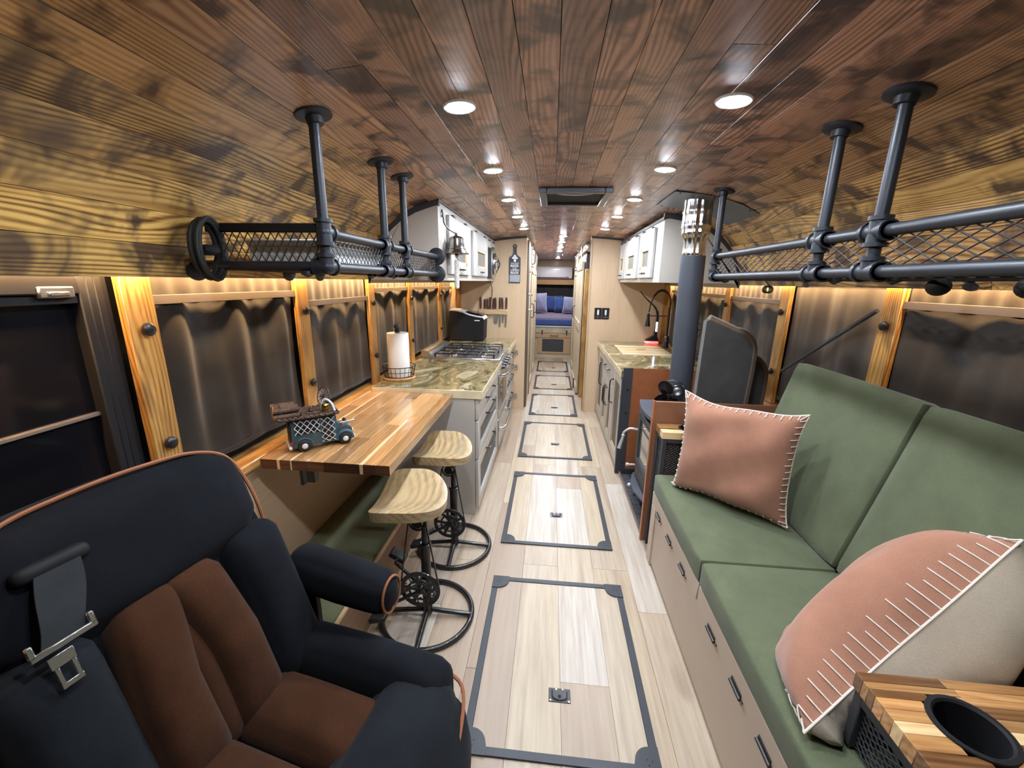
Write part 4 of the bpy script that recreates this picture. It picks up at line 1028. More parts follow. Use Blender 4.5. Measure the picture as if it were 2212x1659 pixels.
MB().cyl((0.030, 0.022, 0.117), (0.031, 0.02, 0.15), 0.003, seg=6).build('dish_post', 'steel', TT, **L_)
MB().lathe([(0.0, 0.0), (0.014, 0.0), (0.0145, 0.006), (0.013, 0.007), (0.0145, 0.009), (0.0145, 0.015), (0.013, 0.016), (0.0145, 0.018), (0.0145, 0.026), (0.010, 0.032), (0.0, 0.034)], (0.022, -0.020, 0.117), seg=18).build('brass_pot', 'brass', TT, **L_)
MB().tube(smooth_path([(0.012, -0.002, 0.117), (0.014, -0.004, 0.15), (0.028, -0.012, 0.163), (0.044, -0.026, 0.148), (0.052, -0.036, 0.118)], 5), 0.0048, 8).build('stove_pipe', 'whitehub', TT, **L_)
MB().tube([(-0.045, -0.02, 0.121), (0.0, -0.028, 0.121)], 0.002, 5).tube([(-0.02, -0.044, 0.122), (-0.018, -0.002, 0.122)], 0.0016, 5).build('crossbow', 'steel', TT, **L_)
MB().lathe([(0.0, 0.016), (0.004, 0.016), (0.005, 0.010), (0.007, 0.008), (0.007, 0.0), (0.0, 0.0)], (-0.03, 0.0, 0.117), seg=10).build('lantern', 'black', TT, **L_)
mb = MB(); mb.cyl((0.070, -0.016, 0.082), (0.124, -0.020, 0.085), 0.0045, seg=10); mb.cyl((0.120, -0.020, 0.085), (0.126, -0.020, 0.085), 0.006, seg=10); mb.bb((0.078, -0.022, 0.073), (0.092, -0.012, 0.082), 0.001)
mb.build('hood_gun', 'steel', TT, **L_)
MB().ball((0.092, 0.000, 0.088), 0.008, 10, 8).cyl((0.092, 0.0, 0.073), (0.092, 0.0, 0.085), 0.003, seg=6).build('hood_ornament', 'rubber', TT, **L_)
MB().bb((0.074, -0.030, 0.074), (0.082, -0.022, 0.080), 0.001).build('red_lamp', 'red', TT, **L_)
for k in range(2): MB().bb((-0.106 + 0.014 * k, -0.0512, 0.036), (-0.103 + 0.014 * k, -0.0502, 0.046)).build('yellow_mark', 'brass', TT, **L_)

# the van body is tall: stretch everything above the wheel arches
for ch in list(TT.children) + [g for c_ in TT.children for g in c_.children]:
    nm0 = ch.name.split('.')[0]
    if nm0 in ('wheel', 'hubcap', 'fender', 'hood', 'front_bumper', 'rear_bumper', 'tail_light', 'headlight', 'hood_gun', 'hood_ornament', 'red_lamp', 'yellow_mark'): continue
    for v in ch.data.vertices:
        if v.co.z > 0.111: v.co.z += 0.0238
        elif v.co.z > 0.045: v.co.z = 0.045 + (v.co.z - 0.045) * 1.36

# ------------------------------------------------------------------ bicycle stools
def chainring(mb, c, R, teeth, ny=-1):
    """toothed spider ring with round holes, normal along y"""
    c = Vector(c); n = teeth * 2
    def ringpoly(r0, r1, y):
        return
    o_ = []
    for i in range(n):
        rr2 = R if i % 2 else R * 0.93
        a = 2 * PI * i / n; o_.append((rr2 * math.cos(a), rr2 * math.sin(a)))
    inn = [(R * 0.80 * math.cos(2 * PI * i / n), R * 0.80 * math.sin(2 * PI * i / n)) for i in range(n)]
    for y in (-0.003, 0.003):
        A = [mb.bm.verts.new(c + Vector((p[0], y, p[1]))) for p in o_]; B = [mb.bm.verts.new(c + Vector((p[0], y, p[1]))) for p in inn]
        for i in range(n): mb.bm.faces.new((A[i], A[(i + 1) % n], B[(i + 1) % n], B[i]))
        if y < 0: A0, B0 = A, B
    for i in range(n):
        mb.bm.faces.new((A0[i], A0[(i + 1) % n], A[(i + 1) % n], A[i])); mb.bm.faces.new((B0[i], B0[(i + 1) % n], B[(i + 1) % n], B[i]))
    return mb
def stool(loc, label, seat_h, rot_seat, holes):
    st = root('bar_stool', label, 'stool', loc, (0, 0, 0), 'bicycle stools at the table'); K = dict(local=True)
    sh = seat_h
    # seat: D shaped saddle
    def edge(t):
        a = 2 * PI * t
        x_, y_ = math.cos(a), math.sin(a)
        k = (abs(x_) ** 6 + abs(y_) ** 6) ** (-1 / 6) if x_ < 0 else (abs(x_) ** 2.1 + abs(y_) ** 2.1) ** (-1 / 2.1)
        return Vector((x_ * k * (0.140 if x_ > 0 else 0.135), y_ * k * 0.182, 0))
    mb = MB(); nr, nt = 9, 48
    def zt(p): return 0.042 * (p.y / 0.18) ** 2 - 0.012 * max(0, p.x / 0.135) ** 2 * 0 - 0.004
    top = [[None] * nt for _ in range(nr + 1)]; bot = [[None] * nt for _ in range(nr + 1)]
    ct = mb.bm.verts.new((0, 0, sh + zt(Vector((0, 0, 0))))); cb = mb.bm.verts.new((0, 0, sh - 0.044 + zt(Vector((0, 0, 0)))))
    for i in range(1, nr + 1):
        for j in range(nt):
            f = i / nr; p = edge(j / nt) * f
            dr = 0.005 if i == nr else 0.0; fb = 0.985
            top[i][j] = mb.bm.verts.new((p.x, p.y, sh + zt(p) - dr)); bot[i][j] = mb.bm.verts.new((p.x * fb, p.y * fb, sh - 0.044 + zt(p) * 0.8 + dr))
    for j in range(nt):
        k = (j + 1) % nt
        mb.bm.faces.new((ct, top[1][j], top[1][k])); mb.bm.faces.new((cb, bot[1][k], bot[1][j]))
        for i in range(1, nr):
            mb.bm.faces.new((top[i][j], top[i + 1][j], top[i + 1][k], top[i][k])); mb.bm.faces.new((bot[i][k], bot[i + 1][k], bot[i + 1][j], bot[i][j]))
        mb.bm.faces.new((top[nr][j], bot[nr][j], bot[nr][k], top[nr][k]))
    mb.bm.transform(Matrix.Translation((-0.035, -0.03, 0)) @ Matrix.Rotation(rot_seat, 4, 'Z'))
    mb.build('seat', 'mango', st, ang=50, **K)
    MB().cyl((0, 0, 0.015), (0, 0, 0.36), 0.021, seg=18).build('column', 'black', st, **K)
    MB().cyl((0, 0, 0.34), (0, 0, sh - 0.05), 0.014, seg=14).torus((0, 0, 0.36), 0.021, 0.006, n=18, seg=6).build('spindle', 'black', st, **K)
    MB().cyl((-0.01, -0.01, sh - 0.062), (-0.01, -0.01, sh - 0.042), 0.07, 0.08, seg=20).build('seat_plate', 'black', st, **K)
    MB().torus((0, 0, 0.012), 0.195, 0.0115, n=56, seg=10).build('base_ring', 'black', st, **K)
    for a in (0.05, PI / 2 + 0.05, PI + 0.05, -PI / 2 + 0.05):
        MB().tube([(0.02 * math.cos(a), 0.02 * math.sin(a), 0.030), (0.192 * math.cos(a), 0.192 * math.sin(a), 0.013)], 0.0105, 10).build('spoke', 'black', st, **K)
    # crank set
    cc = Vector((-0.012, -0.055, 0.178)); R = 0.086
    mb = chainring(MB(), cc, R, 30)
    for k in range(5):
        a = 2 * PI * k / 5 + 0.5
        mb.box(cc + Vector((math.cos(a), 0, math.sin(a))) * R * 0.45, (R * 0.85, 0.005, 0.015), 0.001, (0, -a, 0))
    mb.torus(cc, R * 0.55, 0.005, (0, 1, 0), 28, 6)
    mb.cyl(cc + Vector((0, -0.008, 0)), cc + Vector((0, 0.05, 0)), 0.019, seg=16); mb.build('chainring', 'black', st, **K)
    if holes:
        mb = MB()
        for k in range(7):
            a = 2 * PI * k / 7 + 0.3; mb.torus(cc + Vector((math.cos(a) * R * 0.66, 0, math.sin(a) * R * 0.66)), 0.0165, 0.0028, (0, 1, 0), 14, 5)
        mb.build('guard_plate', 'black', st, **K)
    c2 = Vector((-0.012, -0.055, sh - 0.105)); mb = chainring(MB(), c2, 0.036, 13); mb.cyl(c2 + Vector((0, -0.006, 0)), c2 + Vector((0, 0.05, 0)), 0.022, seg=14)
    mb.build('sprocket', 'black', st, **K)
    # chain: loop of links along the two tangents
    ch = MB(); R1, R2 = R * 0.98, 0.036; d = (c2 - cc).length; b_ = math.asin((R1 - R2) / d)
    path = []
    for sg_ in (1, -1):
        n_ = Vector((sg_ * math.cos(b_), 0, math.sin(b_)))
        A, B = cc + n_ * R1, c2 + n_ * R2
        path.append((A, B))
    for A, B in path:
        m_ = int((B - A).length / 0.0085)
        for i in range(m_):
            p = A + (B - A) * ((i + 0.5) / m_); dv = (B - A).normalized()
            ch.box(p, (0.0055, 0.007 if i % 2 else 0.0045, 0.0092 if i % 2 else 0.006), 0, (0, math.atan2(dv.x, dv.z), 0))
    a0 = PI / 2 - (PI / 2 - b_); 
    ch.torus(cc, R1, 0.0032, (0, 1, 0), 30, 5)
    ch.build('chain', 'black', st, kind='stuff', **K)
    # cranks and pedals
    for k, (ex, ez) in enumerate(((-0.115, 0.095), (-0.150, -0.085))):
        p0 = cc + Vector((0, -0.010 if k else 0.022, 0)); p1 = p0 + Vector((ex, -0.01 if k else 0.012, ez))
        cr_ = MB().tube([p0, p1], [0.008, 0.0065], 8).build('crank_arm', 'black', st, **K)
        yo = -0.05 if k else 0.05
        mb = MB(); pc = p1 + Vector((-0.005, yo, 0))
        mb.box(pc, (0.075, 0.058, 0.022), 0.005, (0, 0.5 if not k else -0.3, 0))
        mb.cyl(p1, pc, 0.006, seg=8)
        pd = mb.build('pedal', 'rubber', st, **K)
    return st
stool((-0.495, 1.475, 0), 'nearer bar stool with dished wooden seat and bicycle crank base', 0.600, 0.10, True)
stool((-0.488, 1.965, 0), 'farther bar stool with wooden seat and bicycle crank base, beside the drawers', 0.595, 0.0, False)

# ------------------------------------------------------------------ captain seat
CS = root('captain_seat', 'navy velour captain seat with brown center panels and rust piping in the left foreground', 'seat', (-0.71, 0.66, 0), (0, 0, -0.20))
K = dict(local=True)
MB().bb((-0.02, -0.20, 0.0), (0.36, 0.20, 0.24), 0.02).build('pedestal', 'matte', CS, **K)
# cushion bolsters
MB().puff((0.215, 0.235, 0.385), (0.47, 0.13, 0.21), 0.05, (0.0, 0.0, 0.02), 8).build('side_bolster', 'navy', CS, **K)
MB().puff((0.215, -0.235, 0.385), (0.47, 0.13, 0.21), 0.05, (0.0, 0.0, 0.02), 8).build('side_bolster', 'navy', CS, **K)
def frontbol(q, p):
    # droops and rounds toward the front corners
    k = 1 - 0.16 * abs(p.y) ** 3
    q = Vector((q.x * k - 0.05 * abs(p.y) ** 3, q.y, q.z)); q.z -= 0.035 * max(0, p.x) ** 2; return q
fb = MB().puff((0.405, 0.0, 0.345), (0.26, 0.60, 0.25), 0.085, (0.02, 0.0, 0.02), 10, None, frontbol).build('front_bolster', 'slate', CS, **K)
MB().tube(smooth_path([(0.38, -0.29, 0.43), (0.47, -0.27, 0.415), (0.512, -0.15, 0.395), (0.530, 0.0, 0.39), (0.512, 0.15, 0.395), (0.47, 0.27, 0.415), (0.38, 0.29, 0.43)], 6), 0.005, 6).build('piping', 'piping', fb, **K)
MB().tube(smooth_path([(0.505, 0.18, 0.39), (0.50, 0.20, 0.33), (0.47, 0.245, 0.25)], 6), 0.004, 6).build('piping', 'piping', fb, **K)
for sy in (-1, 1):
    MB().puff((0.15, sy * 0.088, 0.372), (0.36, 0.168, 0.14), 0.04, (0, 0, 0.028), 8).build('seat_panel', 'brownvel', CS, **K)
MB().puff((0.2, 0.0, 0.25), (0.48, 0.52, 0.10), 0.03, (0, 0, 0), 6).build('seat_base', 'navy', CS, **K)
# reclined backrest (local frame tilted)
TB = math.radians(-19)
def bk(mb):
    mb.bm.transform(Matrix.Translation((-0.02, 0, 0.40)) @ Matrix.Rotation(TB, 4, 'Y')); return mb
def backtaper(q, p):
    t = max(0, p.z); k = 1 - 0.13 * t ** 2.5; q.y *= k; q.x += 0.03 * abs(p.y) ** 2 * (1 - max(0, p.z)) ; return q
bk(MB().puff((-0.055, 0.0, 0.315), (0.13, 0.56, 0.66), 0.055, (0.012, 0, 0.02), 12, None, backtaper)).build('back_shell', 'navy', CS, **K)
def headt(q, p):
    k = 1 - 0.14 * max(0, p.z) ** 2; q.y *= k; q.z -= 0.03 * (abs(p.y) ** 2) * (0.5 - p.z * 0.5) * -1; return q
hb = bk(MB().puff((-0.015, 0.0, 0.515), (0.15, 0.53, 0.27), 0.06, (0.02, 0, 0.012), 12, None, headt)).build('head_cushion', 'navy', CS, **K)
bk(MB().tube(smooth_path([(0.012, -0.270, 0.36), (0.030, -0.268, 0.45), (0.032, -0.258, 0.55), (0.034, -0.228, 0.616), (0.034, -0.16, 0.650), (0.034, -0.08, 0.660), (0.034, 0.0, 0.663), (0.034, 0.08, 0.660), (0.034, 0.16, 0.650), (0.034, 0.228, 0.616), (0.032, 0.258, 0.55), (0.030, 0.268, 0.45), (0.012, 0.270, 0.36)], 6), 0.0045, 6)).build('piping', 'piping', hb, **K)
for sy in (-1, 1):
    bk(MB().puff((0.022, sy * 0.205, 0.205), (0.12, 0.155, 0.43), 0.05, (0.015, 0, 0), 10)).build('back_bolster', 'navy' if sy > 0 else 'slate', CS, **K)
    def tp(q, p, s=sy): q.y += s * 0.03 * max(0, p.z) * -1 + 0.0; q.x += 0.0; return q
    bk(MB().puff((0.024, sy * 0.072, 0.20), (0.11, 0.135, 0.43), 0.045, (0.018, 0, 0), 10, None, tp)).build('back_panel', 'brownvel', CS, **K)
bk(MB().puff((0.005, 0.0, 0.16), (0.11, 0.07, 0.34), 0.03, (0.01, 0, 0), 8)).build('back_panel', 'brownvel', CS, **K)
# armrests
for sy in (1, -1):
    ar = MB().puff((0.075, sy * 0.325, 0.592), (0.34, 0.10, 0.135), 0.045, (0.0, 0.008, 0.006), 8, None, lambda q, p: Vector((q.x, q.y, q.z * (1 - 0.18 * max(0, p.x)) + 0.012 * (1 - p.x)))).build('armrest', 'navy', CS, **K)
    MB().tube([Vector((0.234, sy * 0.325 + 0.043 * math.cos(a), 0.592 + 0.053 * math.sin(a))) for a in [2 * PI * i / 20 for i in range(20)]], 0.0038, 6, True).build('piping', 'piping', ar, **K)
    MB().bb((-0.05, sy * 0.30 - 0.012, 0.36), (0.0, sy * 0.30 + 0.012, 0.57), 0.005).build('arm_bracket', 'matte', CS, **K)
# seat belt: slotted guide, webbing and buckle tongue on the near shoulder
gd = bk(MB().puff((0.078, -0.145, 0.558), (0.03, 0.105, 0.030), 0.014, (0, 0, 0), 6)).build('belt_guide', 'matte', CS, **K)
wbm = MB()
def web(u, v): return Vector((0.090 + 0.012 * math.sin(v * 2.4), -0.143 - 0.035 * v + (u - 0.5) * 0.062 * (1 + 0.08 * math.sin(v * 5)), 0.553 - 0.118 * v))
wbm.grid(web, 4, 10, 0.003); bk(wbm).build('belt_webbing', 'belt', CS, **K)
mb = MB(); zq = 0.430; xq = 0.102; yq = -0.180
mb.box((xq, yq, zq), (0.006, 0.090, 0.012), 0.002); mb.box((xq, yq - 0.040, zq + 0.012), (0.006, 0.010, 0.024), 0.002); mb.box((xq, yq + 0.040, zq + 0.012), (0.006, 0.010, 0.024), 0.002)
bk(mb).build('belt_slide', 'steel', CS, **K)
mb = MB(); zq = 0.387
mb.box((xq, yq - 0.012, zq - 0.024), (0.004, 0.030, 0.010), 0.001).box((xq, yq - 0.012, zq + 0.020), (0.004, 0.034, 0.022), 0.001).box((xq, yq - 0.023, zq - 0.004), (0.004, 0.007, 0.034), 0.001).box((xq, yq - 0.001, zq - 0.004), (0.004, 0.007, 0.034), 0.001)
bk(mb).build('belt_tongue', 'steel', CS, **K)
# ================================================================== FLOOR HATCHES
HX = [(-0.235, 0.391, 0.945, 1.747), (-0.235, 0.391, 2.022, 2.918), (-0.235, 0.391, 3.208, 4.10), (-0.207, 0.336, 4.35, 5.215), (-0.203, 0.337, 5.50, 6.34), (-0.206, 0.328, 6.657, 7.525)]
HL = ['nearest the camera, beside the captain seat', 'second from the camera, between stools and sofa', 'third from the camera, beside the range', 'fourth from the camera, at the partition opening', 'fifth from the camera, inside the corridor', 'farthest, in front of the bed']
for (x0, x1, y0, y1), lab in zip(HX, HL):
    h = root('floor_hatch', 'framed floor hatch with recessed pull, ' + lab, 'hatch', ((x0 + x1) / 2, (y0 + y1) / 2, 0.0), (0, 0, 0), 'framed hatches along the aisle')
    cuts = [x0 + 0.004] + [e for e in EDGE if x0 + 0.02 < e < x1 - 0.02] + [x1 - 0.004]
    for a, b in zip(cuts, cuts[1:]):
        hi_, ci_ = HL.index(lab), cuts.index(a)
        ysp = [y0 + 0.004] + ([y0 + (y1 - y0) * rf.uniform(0.25, 0.75)] if rf.random() < 0.6 else []) + [y1 - 0.004]
        tones = [rf.random(), rf.random()]
        if hi_ == 0: ysp = [y0 + 0.004, 1.217, y1 - 0.004] if ci_ == 2 else [y0 + 0.004, y1 - 0.004]; tones = [[0.03], [0.40], [0.57, 0.80], [0.28]][ci_]
        if hi_ == 1: ysp = [y0 + 0.004, 2.70, y1 - 0.004] if ci_ == 2 else [y0 + 0.004, y1 - 0.004]; tones = [[0.38], [0.74], [0.80, 0.58], [0.42]][ci_]
        for c, d in zip(ysp, ysp[1:]):
            me = MB().box((0, 0, 0), (b - a - 0.0006, d - c - 0.0006, 0.0024), 0.0004).mesh('lid_plank'); me.materials.append(M['floor'])
            piece('lid_plank', me, ((a + b) / 2, (c + d) / 2, 0.0014), h, color=(tones[ysp.index(c)], 0, 0, 1))
    wd = 0.027
    for (a, b) in (((x0, y0, 0.0002), (x0 + wd, y1, 0.006)), ((x1 - wd, y0, 0.0002), (x1, y1, 0.006)), ((x0 + wd, y0, 0.0002), (x1 - wd, y0 + wd, 0.006)), ((x0 + wd, y1 - wd, 0.0002), (x1 - wd, y1, 0.006))):
        MB().bb(a, b, 0.0015).build('frame_bar', 'hatchmetal', h)
    for sx, sy, cx_, cy_ in ((1, 1, x0, y0), (-1, 1, x1, y0), (1, -1, x0, y1), (-1, -1, x1, y1)):
        q = [(cx_ - sx * 0.001, cy_ - sy * 0.001), (cx_ + sx * 0.080, cy_ - sy * 0.001), (cx_ + sx * 0.080, cy_ + sy * 0.028)]
        q += [(cx_ + sx * (0.028 + 0.050 * math.cos(t)), cy_ + sy * (0.028 + 0.050 * math.sin(t))) for t in [PI / 2 * i / 8 for i in range(1, 9)]]
        q += [(cx_ - sx * 0.001, cy_ + sy * 0.080)]
        c = MB().prism(q, 2, 0.0055, 0.0085).build('corner_plate', 'hatchmetal', h)
        for (ux, uy) in ((0.03, 0.045), (0.045, 0.03), (0.048, 0.05)):
            MB().cyl((cx_ + sx * ux * 0.8, cy_ + sy * uy * 0.8, 0.0085), (cx_ + sx * ux * 0.8, cy_ + sy * uy * 0.8, 0.0092), 0.0022, seg=8).build('rivet', 'matte', c)
    hx, hy = 0.083, {0: 1.165, 1: 2.343, 2: 3.522, 3: 4.647, 4: 5.772, 5: 6.956}[HL.index(lab)]
    MB().bb((hx - 0.039, hy - 0.026, 0.0026), (hx + 0.039, hy + 0.026, 0.0046), 0.001).build('pull_plate', 'black', h)
    u_ = [(hx - 0.026, hy + 0.014, 0.0062), (hx - 0.026, hy - 0.006, 0.0062)] + [(hx + 0.026 * math.cos(t), hy - 0.006 + 0.012 * math.sin(t), 0.0062) for t in [PI + PI * i / 8 for i in range(9)]] + [(hx + 0.026, hy - 0.006, 0.0062), (hx + 0.026, hy + 0.014, 0.0062)]
    MB().tube(u_, 0.0026, 6).build('pull_ring', 'iron', h)
    for sx, sy in ((-0.033, -0.021), (0.033, -0.021), (-0.012, 0.021), (0.012, 0.021)):
        MB().lathe([(0.0, 0.0016), (0.003, 0.0012), (0.0042, 0.0), (0.0, 0.0)], (hx + sx, hy + sy, 0.0046), seg=10).build('screw', 'steel', h)
    MB().lathe([(0.0, 0.001), (0.006, 0.001), (0.006, 0.0), (0.0, 0.0)], (hx, hy - 0.004, 0.0046), seg=14).build('finger_notch', 'matte', h)

# ================================================================== SOFA
so = root('sofa', 'built in sofa with olive green cushions on a taupe hinged base', 'sofa', (0.9, 1.3, 0))
FX = 0.566
MB().bb((0.602, -0.1, 0.0), (1.245, 1.985, 0.330), 0.002).build('base', 'sofapaint', so)
MB().bb((FX, 1.925, 0.0), (0.602, 1.990, 0.330), 0.003).build('end_post', 'sofapaint', so)
MB().bb((FX, 1.312, 0.332), (0.600, 1.990, 0.402), 0.003).build('lid_rail', 'sofapaint', so)
MB().bb((FX, -0.1, 0.332), (0.600, 1.303, 0.402), 0.003).build('lid_rail', 'sofapaint', so)
MB().bb((0.574, -0.1, 0.02), (0.602, 1.924, 0.3285), 0.002).build('front_panel', 'sofapaint', so)
MB().bb((0.60, -0.1, 0.385), (1.245, 1.990, 0.402)).build('seat_board', 'sofapaint', so)
for y in (1.848, 1.663, 1.472, 1.161, 0.973, 0.812, 0.66):
    hg = MB(); hg.cyl((FX - 0.004, y - 0.032, 0.331), (FX - 0.004, y + 0.032, 0.331), 0.0055, seg=8)
    hg.bb((FX - 0.003, y - 0.030, 0.331), (FX - 0.0005, y + 0.030, 0.346)).bb((0.571, y - 0.030, 0.314), (0.574, y + 0.030, 0.329))
    hg.build('hinge', 'black', so)
def seatc(y0, y1):
    return MB().puff(((0.56 + 1.02) / 2, (y0 + y1) / 2, 0.453), (0.46, y1 - y0, 0.100), 0.016, (0.004, 0.0, 0.008), 12)
seatc(1.308, 1.985).build('seat_cushion', 'green', so)
seatc(0.62, 1.304).build('seat_cushion', 'green', so)
seatc(-0.08, 0.616).build('seat_cushion', 'green', so)
def backc(y0, y1):
    mb = MB(); mb.puff((0, (y0 + y1) / 2, 0.31), (0.090, y1 - y0, 0.625), 0.020, (0.010, 0, 0.003), 12)
    mb.bm.transform(Matrix.Translation((1.035, 0, 0.497)) @ Matrix.Rotation(math.radians(14.5), 4, 'Y')); return mb
backc(1.312, 1.985).build('back_cushion', 'green', so)
backc(0.62, 1.302).build('back_cushion', 'green', so)
backc(-0.08, 0.612).build('back_cushion', 'green', so)

# ------------------------------------------------------------------ cushions with blanket stitch
def pillow(name, label, C0, w, u, W, H, T, seed, mats, flip=1, wrinkle=1.0, pinch=0.11, tick=0.085, wave=0.012, ymin=None, M_=44):
    """w: width dir, u: up dir, front normal = w x u * flip"""
    w = Vector(w).normalized(); u = Vector(u); u = (u - w * w.dot(u)).normalized(); n = w.cross(u) * flip
    r = root(name, label, 'cushion', C0); C0 = Vector(C0); rr = random.Random(seed)
    ph = [rr.uniform(0, 6.28) for _ in range(8)]
    def out(a, b): # a,b in -1..1 -> pincushion outline
        sx = 1 - pinch * (1 - b * b) * abs(a) ** 3 + wave * math.sin(3 * b + ph[0]); sy = 1 - pinch * (1 - a * a) * abs(b) ** 3 + wave * math.sin(5 * a + ph[1])
        return a * W / 2 * sx, b * H / 2 * sy
    def thick(a, b):
        k = max(0.0, (1 - a ** 4)) ** 0.62 * max(0.0, (1 - b ** 4)) ** 0.62
        wr = 0.035 * math.sin(5 * a + 3 * b + ph[2]) + 0.03 * math.sin(7 * b - 4 * a + ph[3]) + 0.02 * math.sin(11 * a + ph[4]) * abs(b)
        return T / 2 * k * (1 + wr * wrinkle)
    tb_ = math.tan(math.radians(14.5))
    def P(a, b, s):
        x, y = out(a, b); q = C0 + w * x + u * y + n * (s * thick(a, b))
        zs = 0.513 + 0.012 * (1 + s) * 0.5
        if q.z < zs: q.z = zs + (q.z - zs) * 0.03          # squashed on the seat
        xb = 0.970 + (q.z - 0.50) * tb_
        if q.x > xb: q.x = xb + (q.x - xb) * 0.03          # pressed against the back cushion
        if ymin and q.x > 0.642 and q.z < 0.70 and q.y < ymin: q.y = ymin + (q.y - ymin) * 0.03
        return q
    N_ = 30
    for s, nm_, mt in ((1, 'front_cover', mats[0]), (-1, 'back_cover', mats[1])):
        MB().grid(lambda i, j, s=s: P(-1 + 2 * i, -1 + 2 * j, s), N_, N_).build(nm_, mt, r, ang=180)
    st = MB(); loop = []
    for e in range(4):
        for i in range(M_):
            t = -1 + 2 * i / M_
            loop.append([(t, -1), (1, t), (-t, 1), (-1, -t)][e])
    st.tube([P(a, b, 1) + n * 0.001 for a, b in loop], 0.0028, 6, True)
    for k, (a, b) in enumerate(loop):
        if k % 2: continue
        q = []
        L = tick + 0.02 * math.sin(k * 1.7)
        for i in range(5):
            f = 1 - L * i / 4 * (1.0)
            a2, b2 = (a * f, b) if abs(a) == 1 and abs(b) < 1 else ((a, b * f) if abs(b) == 1 and abs(a) < 1 else (a * f, b * f))
            q.append(P(a2, b2, 1) + n * 0.0022)
        st.tube(q, 0.0020, 5)
    st.build('blanket_stitch', 'thread', r, kind='stuff')
    return r
pillow('throw_pillow', 'terracotta cushion with white blanket stitching leaning in the far sofa corner', (0.800, 1.712, 0.736), (0.71, -0.68, 0.03), (0.13, 0.04, 0.97), 0.50, 0.475, 0.15, 4, ('terra', 'cream_cloth'), 1, 2.6, 0.15, 0.085, 0.022, None, 36)
sA, sB = Vector((0.560, 0.715, 0.515)), Vector((1.03, 0.862, 0.945))
sv = (sB - sA); Ls = sv.length; svn = sv.normalized()
dv = Vector((0.60, 0.76, -0.62)); dv = (dv - svn * dv.dot(svn)).normalized()
pillow('throw_pillow', 'terracotta cushion with cream back, propped by the near sofa arm', (sA + sB) / 2 + dv * 0.17, svn, -dv, Ls, 0.34, 0.30, 8, ('terra', 'cream_cloth'), -1, 1.0, 0.11, 0.065, 0.05, 0.742)

# ------------------------------------------------------------------ sofa arms with cup holders
def arm(x0, x1, y0, y1, zt, hole, label, hr, front_side, seed, zb=0.512):
    r = root('sofa_arm_table', label, 'arm table', ((x0 + x1) / 2, (y0 + y1) / 2, zb))
    th = 0.036
    # staves of the wooden top run along x; those crossed by the hole are cut as polygons
    ra = random.Random(seed); y = y0
    while y < y1 - 0.002:
        wd = min(ra.choice([0.016, 0.022, 0.028]), y1 - y)
        if y1 - y - wd < 0.01: wd = y1 - y
        segs = [(x0, x1)]
        a_, b_ = y, y + wd
        dy = 0 if a_ <= hole[1] <= b_ else min(abs(a_ - hole[1]), abs(b_ - hole[1]))
        if dy < hr: 
            hx_ = math.sqrt(hr * hr - dy * dy); segs = [(x0, hole[0] - hx_ * 0.98), (hole[0] + hx_ * 0.98, x1)]
        for (a, b) in segs:
            cutsx = [a]
            while b - cutsx[-1] > 0.30: cutsx.append(cutsx[-1] + ra.uniform(0.14, 0.26))
            cutsx.append(b)
            for p, q in zip(cutsx, cutsx[1:]):
                me = MB().box((0, 0, 0), (q - p - 0.0003, wd - 0.0003, th), 0.0008).mesh('stave'); me.materials.append(M[ra.choice(['sapx', 'butcherx', 'butcherx', 'butcherx', 'darkx'])])
                piece('stave', me, ((p + q) / 2, y + wd / 2, zt - th / 2), r)
        y += wd
    MB().lathe([(hr * 0.93, -0.09), (hr * 0.93, 0.0), (hr * 1.0, 0.004), (hr * 1.14, 0.0035), (hr * 1.16, 0.0005), (hr * 1.02, 0.0005), (hr * 0.98, -0.095), (0.0, -0.095), (0.0, -0.09), (hr * 0.93, -0.09)], (hole[0], hole[1], zt), seg=36).build('cup_holder', 'matte', r)
    e = 0.022; zz = zt - th
    for xx in (x0 + 0.004, x1 - 0.004 - e):
        for yy in (y0 + 0.004, y1 - 0.004 - e): MB().bb((xx, yy, zb), (xx + e, yy + e, zz), 0.002).build('frame_post', 'iron', r)
    for yy in (y0 + 0.004, y1 - 0.004 - e):
        MB().bb((x0 + 0.004 + e, yy, zz - e), (x1 - 0.004 - e, yy + e, zz)).build('frame_rail', 'iron', r)
    for xx in (x0 + 0.004, x1 - 0.004 - e):
        MB().bb((xx, y0 + 0.004 + e, zz - e), (xx + e, y1 - 0.004 - e, zz)).build('frame_rail', 'iron', r)
    H = zz - zb - e
    for xx in (x0 + 0.016,):
        n = max(2, round((y1 - y0 - 0.05) / 0.022)); diamonds((xx, y0 + 0.026, zb + 0.002), (0, y1 - y0 - 0.052, 0), (0, 0, H), n, max(4, round(H / 0.014)), 0.0016).build('side_mesh', 'iron', r, kind='stuff')
    yy = (y0 + 0.016) if front_side < 0 else (y1 - 0.016)
    n = round((x1 - x0) / 0.022); diamonds((x0 + 0.026, yy, zb + 0.002), (x1 - x0 - 0.052, 0, 0), (0, 0, H), n, max(4, round(H / 0.014)), 0.0016).build('end_mesh', 'iron', r, kind='stuff')
    yi = (y0 + 0.010) if front_side > 0 else (y1 - 0.010)
    return r
arm(0.652, 1.015, 0.46, 0.735, 0.682, (0.781, 0.637), 'near sofa arm with striped wooden top, large black cup holder and mesh side', 0.053, 1, 2)
arm(0.585, 1.05, 2.0, 2.135, 0.722, (0.735, 2.07), 'far sofa arm with wooden top and cup holder, behind the terracotta cushion', 0.045, -1, 6, 0.0)
hp = root('heat_shield', 'copper brown board between the sofa and the wood stove', 'heat shield', (0.9, 2.15, 0))
MB().bb((0.566, 2.142, 0.0), (1.24, 2.158, 0.842), 0.002).build('panel', 'copperwood', hp)
